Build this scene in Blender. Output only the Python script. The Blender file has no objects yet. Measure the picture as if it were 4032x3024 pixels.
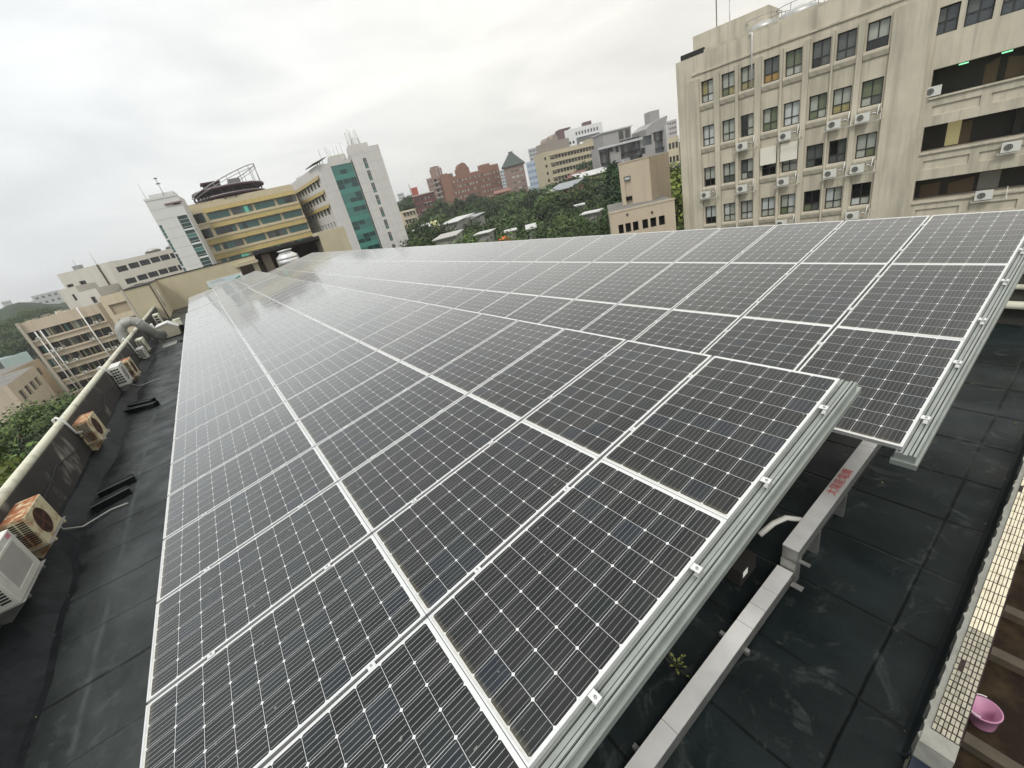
import bpy, bmesh, math, random
from mathutils import Matrix, Vector
random.seed(11)
sc = bpy.context.scene
col = sc.collection
# ------------------------------------------------------------------ camera
CAM = Vector((-0.20322, -2.01016, 2.21016))
RT = Vector((0.77467, -0.59029, -0.22682)); UP = Vector((0.42012, 0.21234, 0.88228)); FW = Vector((0.47264, 0.77876, -0.41248))
FPX = 1634.48                                  # focal length in pixels of the 4032 x 3024 photograph
cam = bpy.data.cameras.new('camera'); camo = bpy.data.objects.new('camera', cam); col.objects.link(camo)
cam.sensor_width = 36.0; cam.lens = FPX / 4032 * 36.0; cam.clip_start = 0.05; cam.clip_end = 9000
camo.matrix_world = Matrix(((RT.x, UP.x, -FW.x, CAM.x), (RT.y, UP.y, -FW.y, CAM.y), (RT.z, UP.z, -FW.z, CAM.z), (0, 0, 0, 1)))
sc.camera = camo
# ------------------------------------------------------------------ sky, sun, exposure
SUN_EL, SUN_AZ = math.radians(52), math.radians(232)   # azimuth clockwise from +Y: behind the camera, a little to its left
w = bpy.data.worlds.new("World"); sc.world = w; w.use_nodes = True
nt = w.node_tree; N = nt.nodes; L = nt.links; N.clear()
def nd(tree, kind, **kw):
    n = tree.nodes.new(kind)
    for k, v in kw.items():
        if k.startswith('i_'): n.inputs[k[2:]].default_value = v
        else: setattr(n, k, v)
    return n
out = nd(nt, 'ShaderNodeOutputWorld'); bg = nd(nt, 'ShaderNodeBackground')
sky = nd(nt, 'ShaderNodeTexSky', sky_type='NISHITA', sun_disc=False, sun_elevation=SUN_EL, sun_rotation=SUN_AZ, air_density=1.5, dust_density=4.0)
bg.inputs['Strength'].default_value = 0.1
tc = nd(nt, 'ShaderNodeTexCoord'); mp = nd(nt, 'ShaderNodeMapping'); mp.inputs['Scale'].default_value = (1.0, 1.0, 3.6); mp.inputs['Rotation'].default_value = (0.0, 0.12, 0.5)
n1 = nd(nt, 'ShaderNodeTexNoise'); n1.inputs['Scale'].default_value = 2.3; n1.inputs['Detail'].default_value = 6; n1.inputs['Roughness'].default_value = 0.52; n1.inputs['Distortion'].default_value = 0.5
L.new(tc.outputs['Generated'], mp.inputs['Vector']); L.new(mp.outputs['Vector'], n1.inputs['Vector'])
cr = nd(nt, 'ShaderNodeValToRGB'); cr.color_ramp.elements[0].position = 0.33; cr.color_ramp.elements[0].color = (7.7, 7.8, 7.85, 1)
cr.color_ramp.elements[1].position = 0.66; cr.color_ramp.elements[1].color = (9.9, 9.9, 9.75, 1)
L.new(n1.outputs['Fac'], cr.inputs['Fac'])
sx = nd(nt, 'ShaderNodeSeparateXYZ'); L.new(tc.outputs['Generated'], sx.inputs['Vector'])
mr = nd(nt, 'ShaderNodeMapRange'); mr.inputs['From Min'].default_value = 0.0; mr.inputs['From Max'].default_value = 1.0; mr.inputs['To Min'].default_value = 0.93; mr.inputs['To Max'].default_value = 1.35
L.new(sx.outputs['Z'], mr.inputs['Value'])
wr = nd(nt, 'ShaderNodeMapRange'); wr.inputs['From Min'].default_value = -0.2; wr.inputs['From Max'].default_value = 1.0; wr.inputs['To Min'].default_value = 0.0; wr.inputs['To Max'].default_value = 1.0
L.new(sx.outputs['X'], wr.inputs['Value'])
wc = nd(nt, 'ShaderNodeMixRGB'); wc.inputs['Color1'].default_value = (0.97, 1.0, 1.02, 1); wc.inputs['Color2'].default_value = (1.12, 1.07, 0.98, 1); L.new(wr.outputs['Result'], wc.inputs['Fac'])
m1 = nd(nt, 'ShaderNodeMixRGB', blend_type='MULTIPLY'); m1.inputs['Fac'].default_value = 1; L.new(cr.outputs['Color'], m1.inputs['Color1']); L.new(wc.outputs['Color'], m1.inputs['Color2'])
m2 = nd(nt, 'ShaderNodeMixRGB', blend_type='MULTIPLY'); m2.inputs['Fac'].default_value = 1; L.new(m1.outputs['Color'], m2.inputs['Color1']); L.new(mr.outputs['Result'], m2.inputs['Color2'])
m3 = nd(nt, 'ShaderNodeMixRGB'); m3.inputs['Fac'].default_value = 0.94; L.new(sky.outputs['Color'], m3.inputs['Color1']); L.new(m2.outputs['Color'], m3.inputs['Color2'])
L.new(m3.outputs['Color'], bg.inputs['Color']); L.new(bg.outputs['Background'], out.inputs['Surface'])
sun = bpy.data.lights.new('sun', 'SUN'); sun.energy = 1.5; sun.angle = math.radians(14); sun.color = (1.0, 0.96, 0.9)
suno = bpy.data.objects.new('sun', sun); col.objects.link(suno)
sd = Vector((math.sin(SUN_AZ) * math.cos(SUN_EL), math.cos(SUN_AZ) * math.cos(SUN_EL), math.sin(SUN_EL)))
suno.rotation_euler = sd.to_track_quat('Z', 'Y').to_euler()
sc.view_settings.view_transform = 'Standard'; sc.view_settings.look = 'None'; sc.view_settings.exposure = 0.12; sc.view_settings.gamma = 1
# ------------------------------------------------------------------ the photograph's rays -> real places
RM = Matrix.Rotation(math.atan(0.02), 4, 'X')         # the roof falls two per cent towards the viewer
RMI = RM.inverted()
def ray(u, v): return FW + RT * ((u - 2016) / FPX) + UP * (-(v - 1512) / FPX)
def P(u, v, D):                                       # world point at horizontal distance D
    d = ray(u, v); return CAM + d * (D / math.hypot(d.x, d.y))
def _r(u, v): return RMI @ CAM, (RMI.to_3x3() @ ray(u, v))
def rx(u, v, x): c, d = _r(u, v); return c + d * ((x - c.x) / d.x)
def ry(u, v, y): c, d = _r(u, v); return c + d * ((y - c.y) / d.y)
def rz(u, v, z): c, d = _r(u, v); return c + d * ((z - c.z) / d.z)
# ------------------------------------------------------------------ materials
MATS = {}
def bsdf(m): return next(n for n in m.node_tree.nodes if n.type == 'BSDF_PRINCIPLED')
def mat(name, c, rough=0.7, metal=0.0, var=0.0, scale=1.0, streak=0.0, streak2=0.0, bump=0.0, spec=0.5, emit=None, es=1.0, c2=None, detail=5, lo=0.35, hi=0.65, zs=1.0):
    if name in MATS: return MATS[name]
    m = bpy.data.materials.new(name); m.use_nodes = True; t = m.node_tree; b = bsdf(m); MATS[name] = m
    b.inputs['Base Color'].default_value = (*c, 1); b.inputs['Roughness'].default_value = rough; b.inputs['Metallic'].default_value = metal
    b.inputs['Specular IOR Level'].default_value = spec
    if emit: b.inputs['Emission Color'].default_value = (*emit, 1); b.inputs['Emission Strength'].default_value = es
    if var or streak or c2 or streak2:
        tc = nd(t, 'ShaderNodeTexCoord'); cur = None
        base = nd(t, 'ShaderNodeRGB'); base.outputs[0].default_value = (*c, 1); cur = base.outputs[0]
        def layer(sc_, lo, hi, dark, dt, seed):
            nonlocal cur
            mp = nd(t, 'ShaderNodeMapping'); mp.inputs['Scale'].default_value = sc_; mp.inputs['Location'].default_value = (seed, seed * 2, seed * 3)
            t.links.new(tc.outputs['Object'], mp.inputs['Vector'])
            n = nd(t, 'ShaderNodeTexNoise'); n.inputs['Scale'].default_value = 1; n.inputs['Detail'].default_value = dt; n.inputs['Roughness'].default_value = 0.6
            t.links.new(mp.outputs['Vector'], n.inputs['Vector'])
            r = nd(t, 'ShaderNodeMapRange'); r.inputs['From Min'].default_value = lo; r.inputs['From Max'].default_value = hi
            t.links.new(n.outputs['Fac'], r.inputs['Value'])
            mx = nd(t, 'ShaderNodeMixRGB'); mx.inputs['Color2'].default_value = (*dark, 1)
            t.links.new(cur, mx.inputs['Color1']); t.links.new(r.outputs['Result'], mx.inputs['Fac']); cur = mx.outputs['Color']
            return n
        nn = None
        if c2: nn = layer((scale, scale, scale * zs), lo, hi, c2, detail, 1.3)
        if var: nn = layer((scale, scale, scale), 0.3, 0.75, tuple(x * (1 - var) for x in c), 6, 4.1)
        if streak: layer((0.9, 0.9, 0.09), 0.5, 0.78, tuple(x * (1 - streak) for x in c), 7, 7.7)
        if streak2: layer((3.2, 3.2, 0.16), 0.52, 0.72, tuple(x * (1 - streak2) for x in c), 6, 2.9)
        t.links.new(cur, b.inputs['Base Color'])
        if bump and nn:
            bp = nd(t, 'ShaderNodeBump'); bp.inputs['Strength'].default_value = bump; bp.inputs['Distance'].default_value = 0.02
            t.links.new(nn.outputs['Fac'], bp.inputs['Height']); t.links.new(bp.outputs['Normal'], b.inputs['Normal'])
    return m
# ------------------------------------------------------------------ mesh collector
class MB:
    def __init__(s): s.v = []; s.f = []; s.m = []; s.sm = []
    def quad(s, a, b, c, d, mi=0):
        n = len(s.v); s.v += [tuple(a), tuple(b), tuple(c), tuple(d)]; s.f.append((n, n + 1, n + 2, n + 3)); s.m.append(mi); s.sm.append(False)
    def box(s, x0, y0, z0, x1, y1, z1, mi=0, M=None):
        p = [(x0, y0, z0), (x1, y0, z0), (x1, y1, z0), (x0, y1, z0), (x0, y0, z1), (x1, y0, z1), (x1, y1, z1), (x0, y1, z1)]
        if M is not None: p = [tuple(M @ Vector(q)) for q in p]
        n = len(s.v); s.v += p
        for f in ((0, 3, 2, 1), (4, 5, 6, 7), (0, 1, 5, 4), (1, 2, 6, 5), (2, 3, 7, 6), (3, 0, 4, 7)):
            s.f.append(tuple(n + i for i in f)); s.m.append(mi); s.sm.append(False)
    def bar(s, a, b, r, mi=0, r2=None, n=8):
        s.tube([a, b], [r, r if r2 is None else r2], mi, n)
    def tube(s, pts, rad, mi=0, n=8, cap=True):
        pts = [Vector(p) for p in pts]
        if not isinstance(rad, (list, tuple)): rad = [rad] * len(pts)
        b0 = len(s.v); prev = None
        for i, p in enumerate(pts):
            t = (pts[min(i + 1, len(pts) - 1)] - pts[max(i - 1, 0)]).normalized()
            if prev is None: a = t.orthogonal().normalized()
            else: a = (prev - t * prev.dot(t)).normalized()
            prev = a; c = t.cross(a)
            for k in range(n):
                an = 2 * math.pi * k / n; s.v.append(tuple(p + (a * math.cos(an) + c * math.sin(an)) * rad[i]))
        for i in range(len(pts) - 1):
            for k in range(n):
                s.f.append((b0 + i * n + k, b0 + i * n + (k + 1) % n, b0 + (i + 1) * n + (k + 1) % n, b0 + (i + 1) * n + k)); s.m.append(mi); s.sm.append(True)
        if cap:
            s.f.append(tuple(b0 + k for k in reversed(range(n)))); s.m.append(mi); s.sm.append(False)
            e = b0 + (len(pts) - 1) * n; s.f.append(tuple(e + k for k in range(n))); s.m.append(mi); s.sm.append(False)
    def lathe(s, prof, cx=0, cy=0, mi=0, n=20, axis='z'):
        b0 = len(s.v)
        for r, z in prof:
            for k in range(n):
                a = 2 * math.pi * k / n
                if axis == 'z': s.v.append((cx + r * math.cos(a), cy + r * math.sin(a), z))
                elif axis == 'x': s.v.append((z, cx + r * math.cos(a), cy + r * math.sin(a)))
                else: s.v.append((cx + r * math.sin(a), z, cy + r * math.cos(a)))
        for i in range(len(prof) - 1):
            for k in range(n):
                s.f.append((b0 + i * n + k, b0 + i * n + (k + 1) % n, b0 + (i + 1) * n + (k + 1) % n, b0 + (i + 1) * n + k)); s.m.append(mi); s.sm.append(True)
    def poly(s, pts, mi=0):
        n = len(s.v); s.v += [tuple(p) for p in pts]; s.f.append(tuple(range(n, n + len(pts)))); s.m.append(mi); s.sm.append(False)
    def prism(s, prof, a, b, axis='x', mi=0):
        # prof: list of 2-D points; extruded along axis from a to b
        def mk(q, t): return {'x': (t, q[0], q[1]), 'y': (q[0], t, q[1]), 'z': (q[0], q[1], t)}[axis]
        n = len(prof); s.poly([mk(q, a) for q in prof][::-1], mi); s.poly([mk(q, b) for q in prof], mi)
        for i in range(n): s.quad(mk(prof[i], a), mk(prof[(i + 1) % n], a), mk(prof[(i + 1) % n], b), mk(prof[i], b), mi)
    def mesh(s, name, mats):
        me = bpy.data.meshes.new(name); me.from_pydata(s.v, [], s.f); 
        for m in mats: me.materials.append(m)
        me.polygons.foreach_set('material_index', s.m); me.polygons.foreach_set('use_smooth', s.sm); me.update()
        return me
def obj(name, me, parent=None, loc=(0, 0, 0), rz_=0.0):
    o = bpy.data.objects.new(name, me); col.objects.link(o)
    o.location = loc; o.rotation_euler = (0, 0, rz_)
    if parent: o.parent = parent
    return o
def tag(o, label=None, cat=None, group=None, kind=None):
    if label: o['label'] = label
    if cat: o['category'] = cat
    if group: o['group'] = group
    if kind: o['kind'] = kind
    return o
def thing(name, label, cat, M=None, group=None):
    o = bpy.data.objects.new(name, None); col.objects.link(o); o.empty_display_size = 0.2
    if M is not None: o.matrix_world = M
    return tag(o, label, cat, group)
def roofM(x, y, z, rot=0.0, ry_=0.0):
    return RM @ Matrix.Translation((x, y, z)) @ Matrix.Rotation(rot, 4, 'Z') @ Matrix.Rotation(ry_, 4, 'Y')
def copy_obj(o, parent=None):
    c = o.copy(); col.objects.link(c); c.parent = parent
    return c
ORD = 'first second third fourth fifth sixth seventh eighth ninth tenth eleventh twelfth thirteenth fourteenth fifteenth sixteenth seventeenth eighteenth nineteenth twentieth'.split()
TENS = {20: 'twenty', 30: 'thirty', 40: 'forty'}
def ordw(n):
    if n <= 20: return ORD[n - 1]
    t, u = n // 10 * 10, n % 10
    return {30: 'thirtieth', 40: 'fortieth'}[n] if u == 0 else TENS[t] + '-' + ORD[u - 1]
# common materials
M_alu = mat('aluminium', (0.80, 0.80, 0.79), 0.38, 0.75, var=0.1, scale=3)
M_rail = mat('rail_aluminium', (0.37, 0.40, 0.375), 0.42, 0.45, var=0.25, scale=5)
M_steel = mat('galvanised_steel', (0.42, 0.42, 0.40), 0.42, 0.8, var=0.3, scale=8)
M_tray = mat('stainless_tray', (0.90, 0.89, 0.86), 0.30, 0.45, var=0.16, scale=5)
M_black = mat('black_void', (0.008, 0.008, 0.008), 0.6)
M_white = mat('white_paint', (0.78, 0.78, 0.75), 0.5, var=0.12, scale=2)
M_conc = mat('grey_concrete', (0.30, 0.29, 0.27), 0.85, var=0.35, scale=1.2, streak=0.3, bump=0.3)
# ------------------------------------------------------------------ solar panels
PL, PW, PT = 1.638, 0.989, 0.035
PX, PY = 1.6416, 1.0150
def glass_material(rib):
    m = bpy.data.materials.new('solar_glass'); m.use_nodes = True; t = m.node_tree; b = bsdf(m); lk = t.links
    def mth(op, a, b_=None, cl=False):
        n = nd(t, 'ShaderNodeMath', operation=op); n.use_clamp = cl
        for i, q in enumerate((a, b_)):
            if q is None: continue
            if isinstance(q, (int, float)): n.inputs[i].default_value = q
            else: lk.new(q, n.inputs[i])
        return n.outputs[0]
    tc = nd(t, 'ShaderNodeTexCoord'); s = nd(t, 'ShaderNodeSeparateXYZ'); lk.new(tc.outputs['Object'], s.inputs[0])
    cx = mth('DIVIDE', mth('SUBTRACT', s.outputs[0], 0.024), 0.159); cy = mth('DIVIDE', mth('SUBTRACT', s.outputs[1], 0.019), 0.159)
    fx = mth('FRACT', cx); fy = mth('FRACT', cy)
    ax = mth('ABSOLUTE', mth('SUBTRACT', fx, 0.5)); ay = mth('ABSOLUTE', mth('SUBTRACT', fy, 0.5))
    ins = mth('MULTIPLY', mth('LESS_THAN', ax, 0.4928), mth('LESS_THAN', ay, 0.4928))
    ins = mth('MULTIPLY', ins, mth('LESS_THAN', mth('ADD', ax, ay), 0.925))
    area = mth('MULTIPLY', mth('MULTIPLY', mth('GREATER_THAN', cx, 0.0), mth('LESS_THAN', cx, 10.0)), mth('MULTIPLY', mth('GREATER_THAN', cy, 0.0), mth('LESS_THAN', cy, 6.0)))
    cell = mth('MULTIPLY', ins, area)
    bb = mth('LESS_THAN', mth('ABSOLUTE', mth('SUBTRACT', mth('FRACT', mth('MULTIPLY', fy, 5.0)), 0.5)), 0.030)
    bb = mth('MULTIPLY', bb, mth('LESS_THAN', ax, 0.46)); 
    # each cell a slightly different blue-black
    fl = nd(t, 'ShaderNodeCombineXYZ'); lk.new(mth('FLOOR', cx), fl.inputs[0]); lk.new(mth('FLOOR', cy), fl.inputs[1])
    oi = nd(t, 'ShaderNodeObjectInfo'); lk.new(mth('MULTIPLY', oi.outputs['Random'], 97.0), fl.inputs[2])
    wn = nd(t, 'ShaderNodeTexWhiteNoise'); lk.new(fl.outputs[0], wn.inputs['Vector'])
    rp = nd(t, 'ShaderNodeValToRGB'); e = rp.color_ramp.elements
    e[0].position = 0.0; e[0].color = (0.006, 0.0065, 0.007, 1); e[1].position = 1.0; e[1].color = (0.009, 0.013, 0.020, 1)
    x = e.new(0.72); x.color = (0.008, 0.0078, 0.008, 1); x = e.new(0.86); x.color = (0.007, 0.011, 0.011, 1)
    lk.new(wn.outputs['Value'], rp.inputs['Fac'])
    mixa = nd(t, 'ShaderNodeMixRGB'); mixa.inputs['Color2'].default_value = (rib, rib * 1.03, rib * 1.03, 1); lk.new(rp.outputs['Color'], mixa.inputs['Color1']); lk.new(bb, mixa.inputs['Fac'])
    mixb = nd(t, 'ShaderNodeMixRGB'); mixb.inputs['Color1'].default_value = (0.66, 0.67, 0.66, 1); lk.new(mixa.outputs['Color'], mixb.inputs['Color2']); lk.new(cell, mixb.inputs['Fac'])
    # yellow-green silt along the low edge
    n = nd(t, 'ShaderNodeTexNoise'); n.inputs['Scale'].default_value = 26; n.inputs['Detail'].default_value = 4
    av = nd(t, 'ShaderNodeVectorMath', operation='ADD'); lk.new(tc.outputs['Object'], av.inputs[0])
    rv = nd(t, 'ShaderNodeCombineXYZ'); lk.new(mth('MULTIPLY', oi.outputs['Random'], 31.0), rv.inputs[2]); lk.new(rv.outputs[0], av.inputs[1]); lk.new(av.outputs[0], n.inputs['Vector'])
    edge = mth('SUBTRACT', 1.0, mth('DIVIDE', s.outputs[0], 0.055), True)
    silt = mth('MULTIPLY', mth('MULTIPLY', edge, mth('MULTIPLY', n.outputs['Fac'], 1.5)), 0.55, True)
    mixc = nd(t, 'ShaderNodeMixRGB'); mixc.inputs['Color2'].default_value = (0.27, 0.24, 0.15, 1); lk.new(mixb.outputs['Color'], mixc.inputs['Color1']); lk.new(silt, mixc.inputs['Fac'])
    # thin dust, run down the slope by rain
    dn = nd(t, 'ShaderNodeTexNoise'); dn.inputs['Scale'].default_value = 1.0; dn.inputs['Detail'].default_value = 6; dm = nd(t, 'ShaderNodeMapping'); dm.inputs['Scale'].default_value = (2.2, 17.0, 1.0); lk.new(av.outputs[0], dm.inputs['Vector']); lk.new(dm.outputs[0], dn.inputs['Vector'])
    spn = nd(t, 'ShaderNodeTexNoise'); spn.inputs['Scale'].default_value = 19; spn.inputs['Detail'].default_value = 1; lk.new(av.outputs[0], spn.inputs['Vector'])
    spot = mth('MULTIPLY', mth('GREATER_THAN', spn.outputs['Fac'], 0.775), 0.5)
    dust = mth('MAXIMUM', mth('MULTIPLY', mth('SUBTRACT', dn.outputs['Fac'], 0.44), 0.17, True), spot)
    mixd = nd(t, 'ShaderNodeMixRGB'); mixd.inputs['Color2'].default_value = (0.30, 0.30, 0.27, 1); lk.new(mixc.outputs['Color'], mixd.inputs['Color1']); lk.new(dust, mixd.inputs['Fac'])
    lk.new(mixd.outputs['Color'], b.inputs['Base Color'])
    b.inputs['IOR'].default_value = 1.25; b.inputs['Sheen Weight'].default_value = 0.72; b.inputs['Sheen Roughness'].default_value = 0.30; b.inputs['Sheen Tint'].default_value = (0.95, 0.97, 0.97, 1); b.inputs['Coat Weight'].default_value = 1.0; b.inputs['Coat IOR'].default_value = 1.30; b.inputs['Coat Roughness'].default_value = 0.06; b.inputs['Specular IOR Level'].default_value = 0.5
    n2 = nd(t, 'ShaderNodeTexNoise'); n2.inputs['Scale'].default_value = 3; n2.inputs['Detail'].default_value = 5; lk.new(av.outputs[0], n2.inputs['Vector'])
    mr = nd(t, 'ShaderNodeMapRange'); mr.inputs['To Min'].default_value = 0.07; mr.inputs['To Max'].default_value = 0.20; lk.new(n2.outputs['Fac'], mr.inputs['Value']); lk.new(mr.outputs[0], b.inputs['Roughness'])
    return m
M_glass = [glass_material(r) for r in (0.44, 0.27, 0.17)]     # sky glint on the ribbons put into their colour, brightest in the lowest row
M_back = mat('white_backsheet', (0.7, 0.7, 0.7), 0.6)
def panel_meshes():
    f = MB(); fl = 0.011
    f.box(0, 0, -PT, PL, fl, 0.0015); f.box(0, PW - fl, -PT, PL, PW, 0.0015)
    f.box(0, fl, -PT, fl, PW - fl, 0.0015); f.box(PL - fl, fl, -PT, PL, PW - fl, 0.0015)
    g = MB(); g.quad((fl, fl, 0), (PL - fl, fl, 0), (PL - fl, PW - fl, 0), (fl, PW - fl, 0), 0)
    g.quad((fl, PW - fl, -0.006), (PL - fl, PW - fl, -0.006), (PL - fl, fl, -0.006), (fl, fl, -0.006), 1)
    return f.mesh('panel_frame', [M_alu]), [g.mesh('panel_glass', [q, M_back]) for q in M_glass]
me_frame, me_glass = panel_meshes()
TA, TB = 0.11797, 0.14199
BX, BZ, BY = 3.3772, -0.1564, -0.4063
def place_panel(arr, i, j, dx=0.0, dz=0.0):
    yy = j * PY + 0.0115
    til = TA if arr == 'A' else TB
    x0, z0, yo = (0, 0, 0) if arr == 'A' else (BX, BZ, BY)
    X = i * PX + 0.002
    jr = random.Random(hash((arr == 'A', i, j)) & 0xffff); return RM @ Matrix.Translation((x0 + X * math.cos(til) + dx, yo + yy, z0 + X * math.sin(til) + dz)) @ Matrix.Rotation(-til + math.radians(jr.uniform(-.1, .1)), 4, 'Y') @ Matrix.Rotation(math.radians(jr.uniform(-.16, .16)), 4, 'X')
AROW = {-1: 'lowest row', 0: 'middle row', 1: 'highest row'}
BROW = {0: 'lowest row', 1: 'middle row', 2: 'top row'}
def panel(arr, i, j, k, where, rowname, grp, **kw):
    o = thing('solar_panel', '%s panel from the near end, %s of the %s' % (ordw(k), rowname, where), 'solar panel', place_panel(arr, i, j, **kw), grp)
    obj('glass', me_glass[2 if arr == 'B' else i + 1], o); obj('frame', me_frame, o)
for i in (-1, 0, 1):
    for j in range(-1, 26): panel('A', i, j, j + 2, 'near array', AROW[i], 'solar panels of the near low array')
    for j in range(26, 37): panel('A', i, j, j - 25, 'short far array', AROW[i], 'solar panels of the short array behind the near one', dx=0.10, dz=0.03)
for i in (0, 1, 2):
    for j in range(-1, 39): panel('B', i, j, j + 2, 'raised right array', BROW[i], 'solar panels of the raised array on the right')
# mounting rails with their clamps
def rail_mesh():
    b = MB(); x0, x1 = -0.02, 3 * PX + 0.06
    # profile across the rail: two ridges with a groove, a broad flat, a step and a low flange
    b.box(x0, -0.062, -0.115, x1, 0.062, -0.052, 0)
    b.box(x0, -0.058, -0.052, x1, -0.046, -0.044, 0); b.box(x0, -0.036, -0.052, x1, -0.020, -0.042, 0)
    b.box(x0, 0.020, -0.052, x1, 0.036, -0.042, 0); b.box(x0, 0.046, -0.052, x1, 0.058, -0.044, 0)
    b.box(x0 - .015, -0.078, -0.165, x1 + 0.05, 0.078, -0.117, 0)
    for y in (-.0435, -.0185, .0125): b.box(x0 + .001, y, -.0519, x1 - .001, y + .006, -.0508, 1)  # black strips paint the shade of the grooves onto the rail
    return b.mesh('rail_profile', [M_rail, M_black])
def clamp_mesh(end):
    b = MB(); 
    if end: 
        b.box(-0.022, -0.048, 0.0025, 0.022, 0.006, 0.0075); b.box(-0.022, -0.048, -0.042, 0.022, -0.042, 0.0025); b.box(-0.022, -0.048, -0.042, 0.022, -0.012, -0.037)
        b.lathe([(0.0, 0.014), (0.008, 0.014), (0.008, 0.0075)], 0, -0.025, 1, 8)
    else:
        b.box(-0.024, -0.021, 0.0025, 0.024, 0.021, 0.0065); b.box(-0.024, -0.008, -0.10, 0.024, 0.008, 0.0025); b.lathe([(0.0, 0.012), (0.007, 0.012), (0.007, 0.0065)], 0, 0, 1, 8)
    return b.mesh('clamp_shape', [M_alu, M_steel])
me_rail, me_ec, me_mc = rail_mesh(), clamp_mesh(True), clamp_mesh(False)
for arr, imin, last, nm in (('A', -1, 37, 'near low array'), ('B', 0, 39, 'raised array on the right')):
    for j in range(-1, last + 1):
        M = place_panel(arr, imin, j)
        ed = j == -1
        sh = -0.0115 + (-0.016 if ed else 0.0)
        o = thing('mounting_rail', ('aluminium rail along the near open end of the %s' % nm) if ed else '%s aluminium rail under the panel joints of the %s' % (ordw(j + 1) if j < 39 else 'last', nm), 'mounting rail',
                  M @ Matrix.Translation((0, sh, 0 if ed else -0.055)), 'aluminium rails under the %s' % nm)
        obj('rail', me_rail, o)
        if j < 12:
            for q in range(3):
                for fr in (0.245, 0.765): obj('clamp', me_ec if ed else me_mc, o, (q * PX + fr * PL, 0.016 if ed else 0, 0.0 if ed else 0.055))
# steel structure carrying the rails
for arr, xs in (('A', (-1.1, 1.0, 2.8)), ('B', (4.0, 5.8, 7.7))):
    for x in xs:
        z = (x * math.tan(TA) if arr == 'A' else BZ + (x - BX) * math.tan(TB)) - 0.245
        b = MB(); b.box(-0.05, 0, -0.14, 0.05, 38.5, -0.005)
        w_ = {-1.1: 'left', 1.0: 'middle', 2.8: 'right', 4.0: 'left', 5.8: 'middle', 7.7: 'right'}[x]
        tag(obj('support_beam', b.mesh('beam', [M_steel])), 'long grey %s steel beam under the %s' % (w_, 'near low array' if arr == 'A' else 'raised array on the right'), 'steel beam', 'steel beams under the solar arrays').matrix_world = roofM(x, -0.55 if arr == 'A' else -0.95, z)
        for k in range(8):
            b = MB(); b.box(-0.04, -0.04, 0.012, 0.04, 0.04, z - 0.145 + 2.0); b.box(-0.12, -0.12, 0.0, 0.12, 0.12, 0.012)
            o = obj('support_post', b.mesh('post', [M_steel])); o.matrix_world = roofM(x, 0.25 + 5.2 * k, -2.0)
            tag(o, 'grey square steel post in the dark under the solar arrays', 'steel post', 'steel posts under the solar arrays')
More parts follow.
